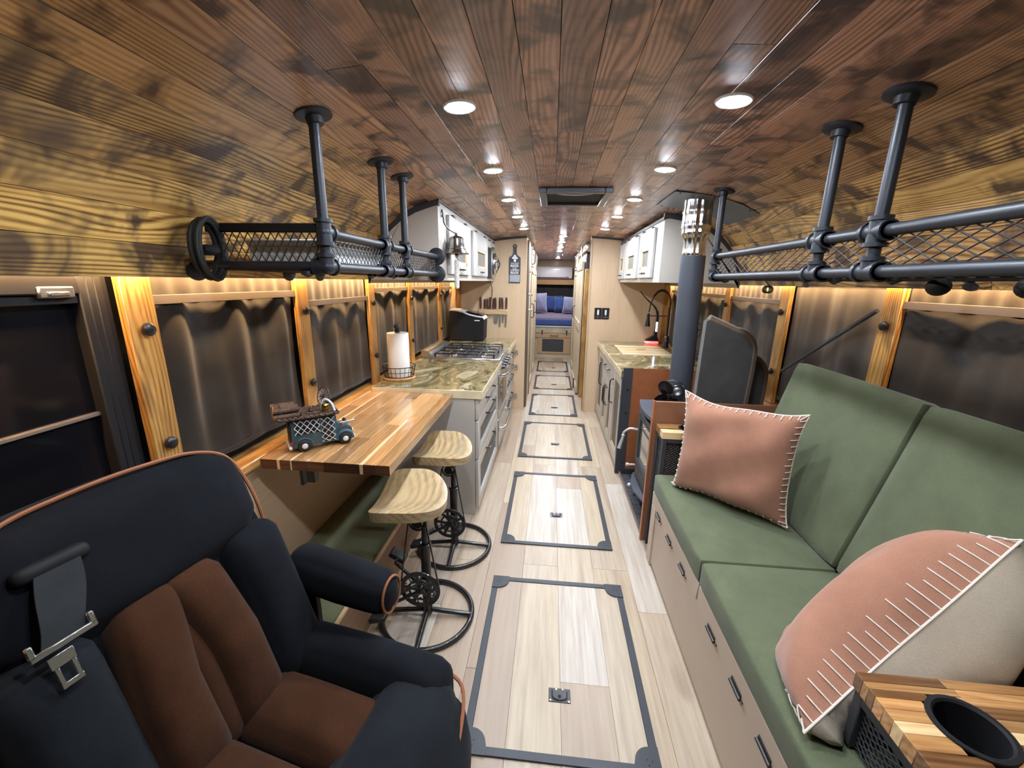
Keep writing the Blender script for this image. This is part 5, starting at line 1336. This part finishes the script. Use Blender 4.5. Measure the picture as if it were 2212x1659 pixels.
MB().bb((0.562, 2.139, 0.0), (0.570, 2.161, 0.846), 0.001).build('edge_strip', 'copper', hp)

# ------------------------------------------------------------------ leaning charcoal covers behind the shield
def cover(x0, x1, y, z0, z1, th, label, tilt):
    r = root('folded_seat', label, 'seat', ((x0 + x1) / 2, y, z0))
    w_ = x1 - x0; rr = 0.10
    poly = [(x0, z0), (x1 - 0.0, z0), (x1 + 0.045, z1 - 0.26)] + [(x1 + 0.045 - rr + rr * math.cos(t), z1 - 0.155 + 0.105 * math.sin(t) - 0.0) for t in [PI / 2 * i / 8 for i in range(9)]] + [(x0 + 0.035, z1 + 0.01), (x0 + 0.02, z1)]
    MB().prism(poly, 1, y, y + th).build('cover', 'greycloth', r, ang=50)
    edge = [Vector((px_, y + th * 0.5, pz)) for px_, pz in poly[1:-1]]
    MB().tube(edge, th * 0.56, 8).build('edge_roll', 'covertan', r)
    return r
cover(0.775, 1.005, 2.185, 0.02, 1.265, 0.045, 'charcoal cloth covered folding seat leaning beside the flue pipe', 0)
cover(0.965, 1.14, 2.30, 0.02, 1.115, 0.04, 'second charcoal folding seat, half hidden behind the first', 0)

# ------------------------------------------------------------------ hearth, copper wall, wood stove
he = root('hearth', 'slate brick hearth pan with a raised edge on the floor', 'hearth', (0.9, 2.58, 0))
MB().bb((0.585, 2.17, 0.0), (1.245, 2.993, 0.012)).build('pan', 'matte', he)
MB().bb((0.574, 2.165, 0.0), (0.586, 2.993, 0.022), 0.001).build('edge_trim', 'covertan', he)
bm_ = {}
rb = random.Random(13)
yb = 2.172; row = 0
while yb < 2.94:
    xb = 0.588 - (0.06 if row % 2 else 0)
    while xb < 1.24:
        a, b = max(xb, 0.588), min(xb + 0.118, 1.243)
        if b - a > 0.02:
            k = round(b - a, 3)
            if k not in bm_:
                me = MB().box((0, 0, 0), (b - a, 0.052, 0.010), 0.003).mesh('brick'); me.materials.append(M['slatestone']); bm_[k] = me
            piece('brick', bm_[k], ((a + b) / 2, yb + 0.027, 0.0165 + rb.uniform(-.001, .001)), he)
        xb += 0.122
    yb += 0.056; row += 1
cp = root('copper_panel', 'copper sheet heat shield with black steel angle on the sink cabinet side', 'heat shield', (0.9, 3.01, 0))
MB().bb((0.612, 3.0045, 0.03), (1.245, 3.012, 0.842)).build('sheet', 'copper', cp)
mb = MB(); mb.bb((0.548, 2.994, 0.0), (0.615, 3.004, 0.845), 0.001); mb.bb((0.545, 2.994, 0.0), (0.551, 3.03, 0.764), 0.001)
ag = mb.build('steel_angle', 'trimblack', cp)
MB().bb((0.60, 2.996, 0.0), (1.245, 3.004, 0.045), 0.001).build('bottom_angle', 'trimblack', cp)
for z in (0.10, 0.33, 0.50, 0.68): MB().lathe([(0.0, 0.006), (0.006, 0.005), (0.009, 0.0), (0.0, 0.0)], (0.587, 2.994, z), (0, -1, 0), 12).build('bolt', 'black', ag)

ws = root('wood_stove', 'small cast iron wood stove with glass door and chrome handles', 'stove', (0.79, 2.48, 0.022))
sx0, sx1, sy0, sy1 = 0.635, 0.945, 2.275, 2.685
mb = MB(); mb.bb((sx0, sy0, 0.155), (sx1, sy1, 0.655), 0.012, 2); mb.build('firebox', 'iron', ws)
tp_ = [(sx0 - 0.045 + 0.03 * abs(t) ** 2, 2.48 + t * 0.235) for t in [-1 + i / 5 for i in range(11)]] + [(sx1 + 0.02, 2.715), (sx1 + 0.02, 2.245)]
MB().prism(tp_, 2, 0.668, 0.690).build('top_plate', 'ironblue', ws)
MB().bb((sx0 - 0.01, sy0 + 0.005, 0.652), (sx1, sy1 - 0.005, 0.669), 0.003).build('top_moulding', 'iron', ws)

e = 0.045; dy0, dy1, dz0, dz1 = 2.305, 2.665, 0.27, 0.625
mb = MB(); xa, xb_ = sx0 - 0.024, sx0 + 0.002
mb.bb((xa, dy0, dz0), (xb_, dy0 + e, dz1), 0.005).bb((xa, dy1 - e, dz0), (xb_, dy1, dz1), 0.005).bb((xa, dy0 + e, dz0), (xb_, dy1 - e, dz0 + e), 0.005).bb((xa, dy0 + e, dz1 - e), (xb_, dy1 - e, dz1), 0.005)
dr = mb.build('door', 'iron', ws)
MB().bb((sx0 - 0.012, dy0 + e - 0.004, dz0 + e - 0.004), (sx0 - 0.006, dy1 - e + 0.004, dz1 - e + 0.004)).build('glass', 'stoveglass', dr)
MB().bb((sx0 - 0.016, dy0 + e, 0.525), (sx0 - 0.011, dy1 - e, 0.530)).build('glazing_bar', 'iron', dr)
for z in (0.33, 0.55): MB().cyl((xa - 0.006, dy0 - 0.012, z - 0.02), (xa - 0.006, dy0 - 0.012, z + 0.02), 0.009, seg=10).build('hinge', 'chrome', dr)
hdl = MB().tube(smooth_path([(xa, dy1 - 0.01, 0.495), (xa - 0.05, dy1 - 0.006, 0.498), (xa - 0.085, dy1, 0.47), (xa - 0.09, dy1, 0.45)], 5), 0.008, 8); hdl.ball((xa - 0.09, dy1, 0.445), 0.012, 10, 8)
hdl.tube([(xa - 0.09, dy1, 0.44), (xa - 0.11, dy1 + 0.002, 0.35)], [0.009, 0.014], 10); hdl.build('handle', 'brightsteel', dr)
MB().cyl((xa, 2.64, 0.245), (xa - 0.055, 2.64, 0.245), 0.007, seg=8).cyl((xa - 0.045, 2.64, 0.245), (xa - 0.06, 2.64, 0.245), 0.012, seg=10).build('air_lever', 'brightsteel', ws)
mb = MB(); mb.prism([(2.315, 0.165), (2.655, 0.165), (2.635, 0.262), (2.335, 0.262)], 0, sx0 - 0.020, sx0); mb.build('ash_panel', 'iron', ws)
lp = [(sx0 - 0.065 + 0.045 * abs(t) ** 2, 2.48 + t * 0.215) for t in [-1 + i / 5 for i in range(11)]] + [(sx0 + 0.02, 2.69), (sx0 + 0.02, 2.27)]
MB().prism(lp, 2, 0.150, 0.163).build('ash_lip', 'ironblue', ws)
MB().ball((sx0 - 0.055, 2.60, 0.115), (0.018, 0.012, 0.012), 10, 8).cyl((sx0 - 0.05, 2.60, 0.115), (sx0 + 0.01, 2.60, 0.13), 0.005, seg=8).build('ash_knob', 'brightsteel', ws)
for xx in (sx0 + 0.02, sx1 - 0.04):
    for yy in (sy0 + 0.04, sy1 - 0.04):
        MB().tube([(xx + 0.01, yy, 0.158), (xx - 0.005, yy, 0.10), (xx - 0.012, yy, 0.04), (xx - 0.03, yy, 0.0235)], [0.022, 0.017, 0.013, 0.018], 10).build('leg', 'iron', ws)
fp = root('flue_pipe', 'graphite stove flue with a crinkled aluminium sleeve near the ceiling', 'flue', (0.785, 2.46, 0.691))
MB().cyl((0.793, 2.46, 0.691), (0.776, 2.46, 1.60), 0.065, seg=32).build('pipe', 'flue', fp)
MB().lathe([(0.065, 0.0), (0.074, 0.0), (0.074, 0.02), (0.066, 0.03)], (0.793, 2.46, 0.691), seg=32).build('collar', 'iron', fp)
def crinkle(u, v):
    t = 2 * PI * u; z = 1.595 + 0.30 * v
    step = 0.006 if v < 0.32 else 0.0
    r_ = 0.060 + (0.010 if v > 0.36 else 0.0) - step + 0.0035 * math.sin(12 * t) + 0.004 * max(0, math.sin(v * 26)) ** 3
    return Vector((0.7765 - 0.005 * v + r_ * math.cos(t), 2.46 + r_ * math.sin(t), z))
MB().grid(crinkle, 96, 26).build('foil_sleeve', 'alu', fp, ang=60)
fs = root('ceiling_flashing', 'grey metal flashing plate on the ceiling around the flue', 'plate', (0.80, 2.5, 1.86))
def fl_(u, v):
    x = 0.60 + 0.42 * u; return Vector((x, 2.29 + 0.40 * v, ceil_z(x) - 0.0035))
MB().grid(fl_, 10, 2, 0.002).build('sheet', 'flash', fs)
for (xx, yy) in ((0.63, 2.31), (0.80, 2.31), (0.98, 2.31), (0.63, 2.67), (0.80, 2.67), (0.98, 2.67)): MB().ball((xx, yy, ceil_z(xx) - 0.0055), (0.006, 0.006, 0.003), 8, 6).build('screw', 'matte', fs)

# stove-top fan
fn = root('stove_fan', 'black stove top fan with round blades in front of the flue', 'fan', (0.70, 2.37, 0.691))
mb = MB(); mb.bb((0.67, 2.32, 0.691), (0.745, 2.388, 0.699), 0.002).bb((0.675, 2.340, 0.699), (0.72, 2.372, 0.845), 0.004); mb.build('body', 'matte', fn)
mb = MB()
for k in range(7): mb.bb((0.676 + 0.0115 * k, 2.356, 0.735), (0.680 + 0.0115 * k, 2.388, 0.845), 0.001)
mb.build('fins', 'black', fn, kind='stuff')
MB().tube(arc_pts((0.72, 2.372, 0.82), 0.085, 0.2, PI * 0.62, 10), 0.006, 6).build('carry_handle', 'chrome', fn)
hub = Vector((0.690, 2.325, 0.828))
MB().lathe([(0.0, 0.016), (0.010, 0.014), (0.015, 0.004), (0.015, -0.02), (0.0, -0.02)], hub, (0, -1, 0), 16).build('hub', 'black', fn)
for k in range(4):
    a = 2 * PI * k / 4 + 0.5
    mb = MB(); c = hub + Vector((math.cos(a) * 0.050, -0.004, math.sin(a) * 0.050))
    mb.ball((0, 0, 0), (0.046, 0.040, 0.0035), 18, 6)
    mb.bm.transform(Matrix.Translation(c) @ Matrix.Rotation(-a, 4, 'Y') @ Matrix.Rotation(math.radians(62), 4, 'X'))
    mb.build('blade', 'fanblack', fn)

# ================================================================== SINK SIDE, RIGHT
sc_ = root('sink_cabinet', 'greige sink base cabinet with tall screened doors and a drawer on the right', 'cabinet', (0.88, 3.78, 0))
MB().bb((0.575, 3.032, 0.0), (1.245, 4.565, 0.765), 0.002).build('carcass', 'paint', sc_)
def tall_door(y0, y1, z0, z1, hy, hz0, hz1, name='door', win=True):
    a, b = 0.552, 0.574; e = 0.085; 
    if win:
        mb = MB(); mb.bb((a, y0, z0), (b, y0 + e, z1), 0.003).bb((a, y1 - e, z0), (b, y1, z1), 0.003).bb((a, y0 + e, z1 - e), (b, y1 - e, z1), 0.003).bb((a, y0 + e, z0), (b, y1 - e, z0 + e), 0.003)
        d = mb.build(name, 'paint', sc_)
        MB().bb((b - 0.006, y0 + e, z0 + e), (b, y1 - e, z1 - e)).build('screen', 'screen', d)
        g = 0.009; m2 = MB(); m2.bb((a + 0.003, y0 + e, z0 + e), (b - 0.006, y0 + e + g, z1 - e)).bb((a + 0.003, y1 - e - g, z0 + e), (b - 0.006, y1 - e, z1 - e)).bb((a + 0.003, y0 + e, z0 + e), (b - 0.006, y1 - e, z0 + e + g)).bb((a + 0.003, y0 + e, z1 - e - g), (b - 0.006, y1 - e, z1 - e))
        m2.build('bead', 'trimwood', d)
    else:
        d = MB().bb((a, y0, z0), (b, y1, z1), 0.004).build(name, 'paint', sc_)
    if hz1 > hz0: handle_bar((a, hy, hz0), (a, hy, hz1), (-0.03, 0, 0), 0.0055).build('handle', 'black', d)
    return d
d = tall_door(3.040, 3.47, 0.035, 0.765, 3.43, 0.45, 0.66)
for z in (0.165, 0.60): MB().bb((0.548, 3.030, z - 0.022), (0.556, 3.062, z + 0.022), 0.002).build('hinge', 'black', d)
tall_door(3.476, 3.80, 0.035, 0.575, 3.765, 0.33, 0.50)
tall_door(3.806, 4.13, 0.035, 0.575, 3.84, 0.33, 0.50)
d = tall_door(3.476, 4.13, 0.582, 0.765, 0, 0, 0, 'drawer', False)
handle_bar((0.552, 3.68, 0.685), (0.552, 3.93, 0.685), (-0.03, 0, 0), 0.0055).build('handle', 'black', d)
d = tall_door(4.136, 4.56, 0.035, 0.765, 4.19, 0.42, 0.66)
cr_ = root('countertop', 'olive marbled epoxy countertop around the sink on the right', 'countertop', (0.88, 3.78, 0.768))
mb = MB(); mb.bb((0.536, 3.0135, 0.768), (1.20, 3.70, 0.820), 0.003).bb((0.536, 3.70, 0.768), (0.66, 4.33, 0.820), 0.003).bb((0.536, 4.33, 0.768), (1.20, 4.568, 0.820), 0.003).bb((1.12, 3.70, 0.768), (1.20, 4.33, 0.820), 0.003)
mb.build('slab', 'counter', cr_)
MB().bb((0.531, 3.0045, 0.7685), (0.5365, 4.568, 0.8185), 0.001).build('pale_edge', 'counteredge', cr_)
# sink cover staves with finger hole
sk = root('sink_cover', 'striped pale wooden sink cover board with an oval finger hole', 'board', (0.89, 4.0, 0.80))
y = 3.775; rs = random.Random(21)
SKW = [0.052, 0.045, 0.06, 0.05, 0.048, 0.06, 0.05, 0.055, 0.06, 0.05, 0.05]
y = 3.755
for i, wd in enumerate(SKW):
    if y + wd > 4.325: break
    segs = [(0.665, 1.118)] if i not in (5,) else [(0.665, 0.845), (0.935, 1.118)]
    for (a, b) in segs:
        me = MB().box((0, 0, 0), (b - a - 0.0004, wd - 0.0006, 0.018), 0.001).mesh('stave'); me.materials.append(M['bright' if i % 3 != 1 else 'brightdark'])
        piece('stave', me, ((a + b) / 2, y + wd / 2, 0.8135), sk)
    if len(segs) == 2: MB().bb((0.845, y + 0.001, 0.804), (0.935, y + wd - 0.001, 0.806)).build('finger_hole', 'matte', sk)
    y += wd

# faucet
fa = root('kitchen_faucet', 'black spring neck kitchen faucet behind the sink', 'faucet', (1.165, 4.22, 0.8205))
FXx, FY = 1.165, 4.22
MB().lathe([(0.0, 0.0), (0.032, 0.0), (0.032, 0.008), (0.026, 0.012), (0.024, 0.11), (0.018, 0.118), (0.0, 0.118)], (FXx, FY, 0.8205), seg=20).build('body', 'black', fa)
MB().cyl((FXx, FY, 0.93), (FXx, FY, 1.22), 0.012, seg=12).build('riser', 'black', fa)
path = [(FXx, FY, 1.20), (FXx + 0.004, FY, 1.27), (FXx - 0.025, FY, 1.35), (FXx - 0.085, FY, 1.385), (FXx - 0.145, FY, 1.345), (FXx - 0.180, FY, 1.27), (FXx - 0.195, FY, 1.17)]
sp = smooth_path(path, 10); MB().tube(sp, 0.006, 8).build('hose', 'rubber', fa)
coil = []
tot = len(sp)
for i in range(420):
    f = i / 420 * (tot - 1) * 0.72; k = int(f); p = sp[k].lerp(sp[min(k + 1, tot - 1)], f - k); t = (sp[min(k + 1, tot - 1)] - sp[max(k - 1, 0)]).normalized()
    a = Vector((0, 1, 0)); b_ = t.cross(a); an = i * 2 * PI / 11
    coil.append(p + (a * math.cos(an) + b_ * math.sin(an)) * 0.014)
MB().tube(coil, 0.0018, 4).build('spring', 'black', fa)
MB().lathe([(0.0, 0.13), (0.010, 0.13), (0.014, 0.10), (0.015, 0.075), (0.018, 0.06), (0.026, 0.01), (0.026, 0.0), (0.0, 0.0)], (FXx - 0.197, FY, 1.03), seg=18).build('spray_head', 'black', fa)
MB().cyl((FXx, FY, 1.135), (FXx - 0.185, FY, 1.135), 0.005, seg=8).torus((FXx - 0.197, FY, 1.135), 0.017, 0.004, n=16, seg=6).build('docking_arm', 'black', fa)
MB().cyl((FXx, FY - 0.02, 0.88), (FXx - 0.01, FY - 0.075, 0.90), 0.006, seg=8).build('lever', 'black', fa)
MB().lathe([(0.0, 0.012), (0.010, 0.011), (0.012, 0.0), (0.0, 0.0)], (FXx - 0.01, FY - 0.024, 0.93), (0, -1, 0), 12).build('cap', 'chrome', fa)
# black work lamp with red ring and white bar
wl_ = root('work_lamp', 'black wand lamp with a glowing red base and lit white bar', 'lamp', (1.08, 4.46, 0.8205))
MB().puff((1.08, 4.46, 0.838), (0.135, 0.075, 0.030), 0.013, (0, 0, 0), 6).build('red_base', 'redglow', wl_, label='glowing red base')
MB().prism([(1.013, 0.854), (1.147, 0.854), (1.140, 0.878), (1.128, 0.905), (1.124, 0.95), (1.100, 0.95), (1.095, 0.915), (1.05, 0.885), (1.02, 0.87)], 1, 4.43, 4.49).build('head', 'black', wl_)
MB().tube(smooth_path([(1.112, 4.46, 0.94), (1.116, 4.46, 1.02), (1.118, 4.46, 1.11), (1.105, 4.46, 1.17), (1.065, 4.46, 1.225), (1.00, 4.46, 1.28), (0.96, 4.46, 1.32), (0.92, 4.46, 1.365)], 6), [0.014] * 6 + [0.0145] * 6 + [0.013] * 6 + [0.010] * 6 + [0.008] * 6 + [0.006] * 6 + [0.0055] * 7, 10).build('wand', 'black', wl_)
MB().bb((1.106, 4.4405, 0.955), (1.124, 4.4475, 1.055), 0.003).build('light_bar', 'ledwhite', wl_, label='lit white bar')
# wire fruit stand behind the flue
ft = root('wire_basket_stand', 'black wire two tier basket stand behind the flue pipe', 'basket', (1.10, 3.34, 0.8205))
bx, by = 1.10, 3.34
mb = MB(); mb.cyl((bx, by, 0.83), (bx, by, 1.19), 0.004, seg=8); mb.torus((bx, by, 1.205), 0.018, 0.003, (0, 1, 0), 14, 5); mb.build('stem', 'black', ft)
for zz, R, nmb in ((0.83, 0.095, 'lower_bowl'), (1.015, 0.08, 'upper_bowl')):
    mb = MB()
    for f, rr2 in ((0.0, 0.55), (0.045, 0.85), (0.09, 1.0)):
        mb.torus((bx, by, zz + f), R * rr2, 0.0028 if f > 0.08 else 0.0018, n=28, seg=5)
    for k in range(18):
        a = 2 * PI * k / 18; mb.tube([(bx + R * q * math.cos(a), by + R * q * math.sin(a), zz + h) for q, h in ((0.0, 0.0), (0.55, 0.0), (0.85, 0.045), (1.0, 0.09))], 0.0015, 4)
    mb.build(nmb, 'black', ft)
MB().tube(arc_pts((bx, by, 1.10), 0.08, 0.0, PI, 16), 0.003, 5).build('carry_loop', 'bell', ft)
on_ = MB().puff((bx - 0.02, by - 0.03, 0.868), (0.075, 0.075, 0.065), 0.032, (0, 0, 0), 6).build('onion', 'logend', off=(bx - 0.02, by - 0.03, 0.835)); tag(on_, 'orange brown onion in the lower wire basket', 'onion')

# switch plates on the right partition
for k, (x, lab) in enumerate(((0.511, 'left black switch plate with a white toggle on the right partition'), (0.592, 'right black switch plate with a white toggle on the right partition'))):
    r = root('switch_plate', lab, 'switch', (x, 4.569, 1.12), (0, 0, 0), 'switch plates on the right partition')
    MB().bb((x - 0.039, 4.563, 1.06), (x + 0.039, 4.5695, 1.182), 0.002).build('plate', 'black', r)
    MB().puff((x, 4.558, 1.133), (0.020, 0.014, 0.058), 0.006, (0, 0, 0), 4).build('toggle', 'tagwhite', r)
    for dx in (-0.022, 0.0, 0.022): MB().cyl((x + dx, 4.5635, 1.083), (x + dx, 4.5605, 1.083), 0.004 if dx else 0.007, seg=10).build('stud', 'steel', r)

# ================================================================== CORRIDOR
def closet_door(xf, y0, y1, sgn, z0, z1, label, hz, inset=True):
    r = root('closet_door', label, 'door', (xf, (y0 + y1) / 2, z0))
    a, b = xf, xf + sgn * 0.022; e = 0.07
    mb = MB(); mb.bb((a, y0, z0), (b, y0 + e, z1), 0.003).bb((a, y1 - e, z0), (b, y1, z1), 0.003).bb((a, y0 + e, z0), (b, y1 - e, z0 + e), 0.003).bb((a, y0 + e, z1 - e), (b, y1 - e, z1), 0.003)
    mb.build('frame', 'closet', r)
    MB().bb((a, y0 + e, z0 + e), (a + sgn * 0.008, y1 - e, z1 - e)).build('panel', 'closet', r)
    handle_bar((b, y0 + 0.05, hz - 0.09), (b, y0 + 0.05, hz + 0.09), (sgn * 0.035, 0, 0), 0.006).build('handle', 'black', r)
    return r
# first the wardrobe niche with glass knobs, then full height doors
nd = root('bathroom_door', 'dark framed narrow door with chrome knobs on the left corridor wall', 'door', (-0.28, 4.9, 0))
MB().bb((-0.280, 4.80, 0.02), (-0.262, 5.22, 1.86), 0.003).build('leaf', 'closet', nd)
MB().bb((-0.2805, 4.63, 0.0), (-0.258, 4.79, 1.88), 0.002).bb((-0.2805, 5.22, 0.0), (-0.255, 5.25, 1.88), 0.002).build('jamb', 'darkjamb', nd)
for z in (1.56, 1.30, 1.12): MB().lathe([(0.0, 0.04), (0.016, 0.038), (0.02, 0.028), (0.012, 0.012), (0.016, 0.0), (0.0, 0.0)], (-0.262, 4.86, z), (1, 0, 0), 16).build('knob', 'chrome', nd)
closet_door(-0.28, 5.32, 6.14, 1, 0.03, 1.62, 'tall oatmeal closet door in the middle of the left corridor wall', 1.08)
closet_door(-0.28, 6.20, 7.02, 1, 0.03, 1.62, 'tall oatmeal closet door at the far end of the left corridor wall', 1.08)
closet_door(-0.28, 5.32, 6.14, 1, 1.64, 1.87, 'small oatmeal top door above the middle closet on the left', 1.75)
closet_door(0.40, 6.55, 7.35, -1, 0.03, 1.62, 'tall oatmeal closet door on the right corridor wall', 1.0)
closet_door(0.40, 6.55, 7.35, -1, 1.64, 1.87, 'small oatmeal top door on the right corridor wall', 1.75)
bd = root('barn_door', 'oatmeal sliding barn door on a chrome rail along the right corridor wall', 'door', (0.385, 5.8, 0.02))
MB().bb((0.368, 5.28, 0.02), (0.392, 6.30, 1.70), 0.003).build('leaf', 'closet', bd)
for z0, z1 in ((0.02, 0.12), (0.85, 0.95), (1.60, 1.70)): MB().bb((0.356, 5.28, z0), (0.369, 6.30, z1), 0.002).build('ledge', 'closet', bd)
MB().bb((0.360, 4.70, 1.80), (0.374, 6.5, 1.835), 0.003).build('rail', 'steel', bd)
for y in (5.40, 6.15):
    MB().cyl((0.352, y, 1.845), (0.366, y, 1.845), 0.035, seg=18).bb((0.350, y - 0.018, 1.58), (0.356, y + 0.018, 1.85), 0.002).build('roller_hanger', 'steel', bd)
for y in (4.85, 5.3, 5.75, 6.25): MB().cyl((0.35, y, 1.8175), (0.36, y, 1.8175), 0.012, seg=10).build('bolt', 'steel', bd)
MB().bb((0.345, 5.62, 0.0), (0.366, 5.70, 0.13), 0.004).build('floor_guide', 'black', bd)

# ================================================================== BEDROOM
bp = root('bed_platform', 'bed platform with latched pale lid and dark vent panel at the end of the corridor', 'bed', (0.08, 8.8, 0))
MB().bb((-1.15, 7.92, 0.0), (1.32, 9.72, 0.60), 0.003).build('base', 'closet', bp)
MB().bb((-0.30, 7.895, 0.49), (0.42, 7.921, 0.60), 0.003).build('lid_front', 'lidoak', bp)
MB().bb((-0.30, 7.895, 0.40), (0.42, 7.921, 0.484), 0.003).build('drawer_front', 'ply2', bp)
MB().bb((-1.15, 7.88, 0.60), (1.32, 9.72, 0.632), 0.004).build('top_board', 'paintlight', bp)
mb = MB(); mb.bb((-0.24, 7.90, 0.09), (-0.147, 7.921, 0.395), 0.002).bb((0.263, 7.90, 0.09), (0.40, 7.921, 0.395), 0.002).bb((-0.147, 7.90, 0.37), (0.263, 7.921, 0.395), 0.002).bb((-0.147, 7.90, 0.09), (0.263, 7.921, 0.125), 0.002)
mb.build('vent_frame', 'ply2', bp)
MB().bb((-0.147, 7.912, 0.125), (0.263, 7.921, 0.37)).build('vent_screen', 'trimblack', bp)
for x in (-0.155, 0.315): MB().bb((x - 0.010, 7.885, 0.455), (x + 0.010, 7.8945, 0.525), 0.003).bb((x - 0.018, 7.889, 0.52), (x + 0.018, 7.8945, 0.54), 0.002).build('latch', 'black', bp)
handle_bar((0.01, 7.895, 0.44), (0.15, 7.895, 0.44), (0, -0.03, 0), 0.006).build('handle', 'black', bp)
mt = root('mattress', 'blue blanket covered mattress with mauve sheet at the end of the corridor', 'mattress', (0.08, 8.8, 0.633))
MB().puff((0.08, 8.80, 0.693), (2.40, 1.80, 0.118), 0.035, (0, 0, 0.0), 12).build('blanket', 'blue', mt)
MB().puff((0.08, 8.86, 0.752), (2.36, 1.68, 0.03), 0.013, (0, 0, 0.004), 10).build('sheet', 'mauve', mt)
def bedpillow(c, w, h, th, rz, tilt, mt_, lab, fl_=False):
    r = root('bed_pillow', lab, 'pillow', c, (math.radians(-tilt), 0, rz))
    def mkf(s):
        def f(i, j):
            a, b = -1 + 2 * i, -1 + 2 * j
            x = a * w / 2 * (1 - 0.07 * (1 - b * b) * abs(a) ** 3); z = b * h / 2 * (1 - 0.07 * (1 - a * a) * abs(b) ** 3)
            k = max(0, 1 - a ** 4) ** 0.6 * max(0, 1 - b ** 4) ** 0.6
            return Vector((x, s * th / 2 * k * (1 + 0.06 * math.sin(6 * a + 4 * b)), z + h / 2))
        return f
    mb = MB(); mb.grid(mkf(1), 16, 16); mb.grid(mkf(-1), 16, 16, flip=True); bmesh.ops.remove_doubles(mb.bm, verts=mb.bm.verts, dist=1e-5)
    o = mb.build('case', mt_, r, local=True, ang=180)
    if fl_:
        lp_ = []
        for e in range(4):
            for i in range(14):
                t = -1 + 2 * i / 14; a, b = [(t, -1), (1, t), (-t, 1), (-1, -t)][e]
                x = a * w / 2 * (1 - 0.07 * (1 - b * b) * abs(a) ** 3); z = b * h / 2 * (1 - 0.07 * (1 - a * a) * abs(b) ** 3); lp_.append(Vector((x, 0.004 * math.sin(9 * i), z + h / 2)))
        MB().tube(lp_, 0.009, 6, True).build('flange_trim', 'lavtrim', o, local=True)
    return r
bedpillow((-0.30, 9.00, 0.795), 0.44, 0.42, 0.16, 0.25, 12, 'lavender', 'lavender flanged cushion at the left of the bed', True)
bedpillow((0.42, 9.00, 0.795), 0.36, 0.35, 0.16, -0.3, 14, 'lavender', 'lavender flanged cushion at the right of the bed', True)
bedpillow((0.02, 9.46, 0.795), 0.48, 0.36, 0.16, 0.1, 14, 'blue', 'blue bed pillow behind the left lavender cushion')
bedpillow((0.26, 9.24, 0.795), 0.40, 0.34, 0.16, -0.12, 16, 'blue', 'blue bed pillow in the middle, overlapping the other blue one')
cu = root('rear_curtain', 'dark curtain across the rear window above the bed', 'curtain', (0.08, 9.68, 0.8))
MB().grid(lambda u, v: Vector((-1.1 + 2.36 * u, 9.69 + 0.008 * math.sin(u * 70), 1.383 - 0.60 * v)), 80, 2, 0.002).build('panel', 'curtain', cu, ang=80)
vb = root('valance_shelf', 'orange wood valance shelf below the air conditioner', 'shelf', (0.08, 9.66, 1.385))
MB().bb((-1.1, 9.58, 1.385), (1.26, 9.745, 1.41), 0.003).build('board', 'bright2', vb)
MB().bb((-1.1, 9.60, 1.41), (1.26, 9.745, 1.50), 0.003).build('fascia', 'bright2', vb)
ac = root('air_conditioner', 'pale pink white wall mounted split air conditioner above the bed', 'air conditioner', (0.0, 9.64, 1.51))
MB().puff((-0.0, 9.645, 1.645), (0.90, 0.20, 0.27), 0.035, (0, 0.01, 0), 8).build('body', 'ceramic', ac)
MB().bb((-0.40, 9.538, 1.530), (0.37, 9.56, 1.545)).build('louver_slot', 'matte', ac)
for x in (-0.30, 0.33): MB().bb((x - 0.035, 9.5335, 1.56), (x + 0.035, 9.536, 1.566)).build('badge', 'flash', ac)
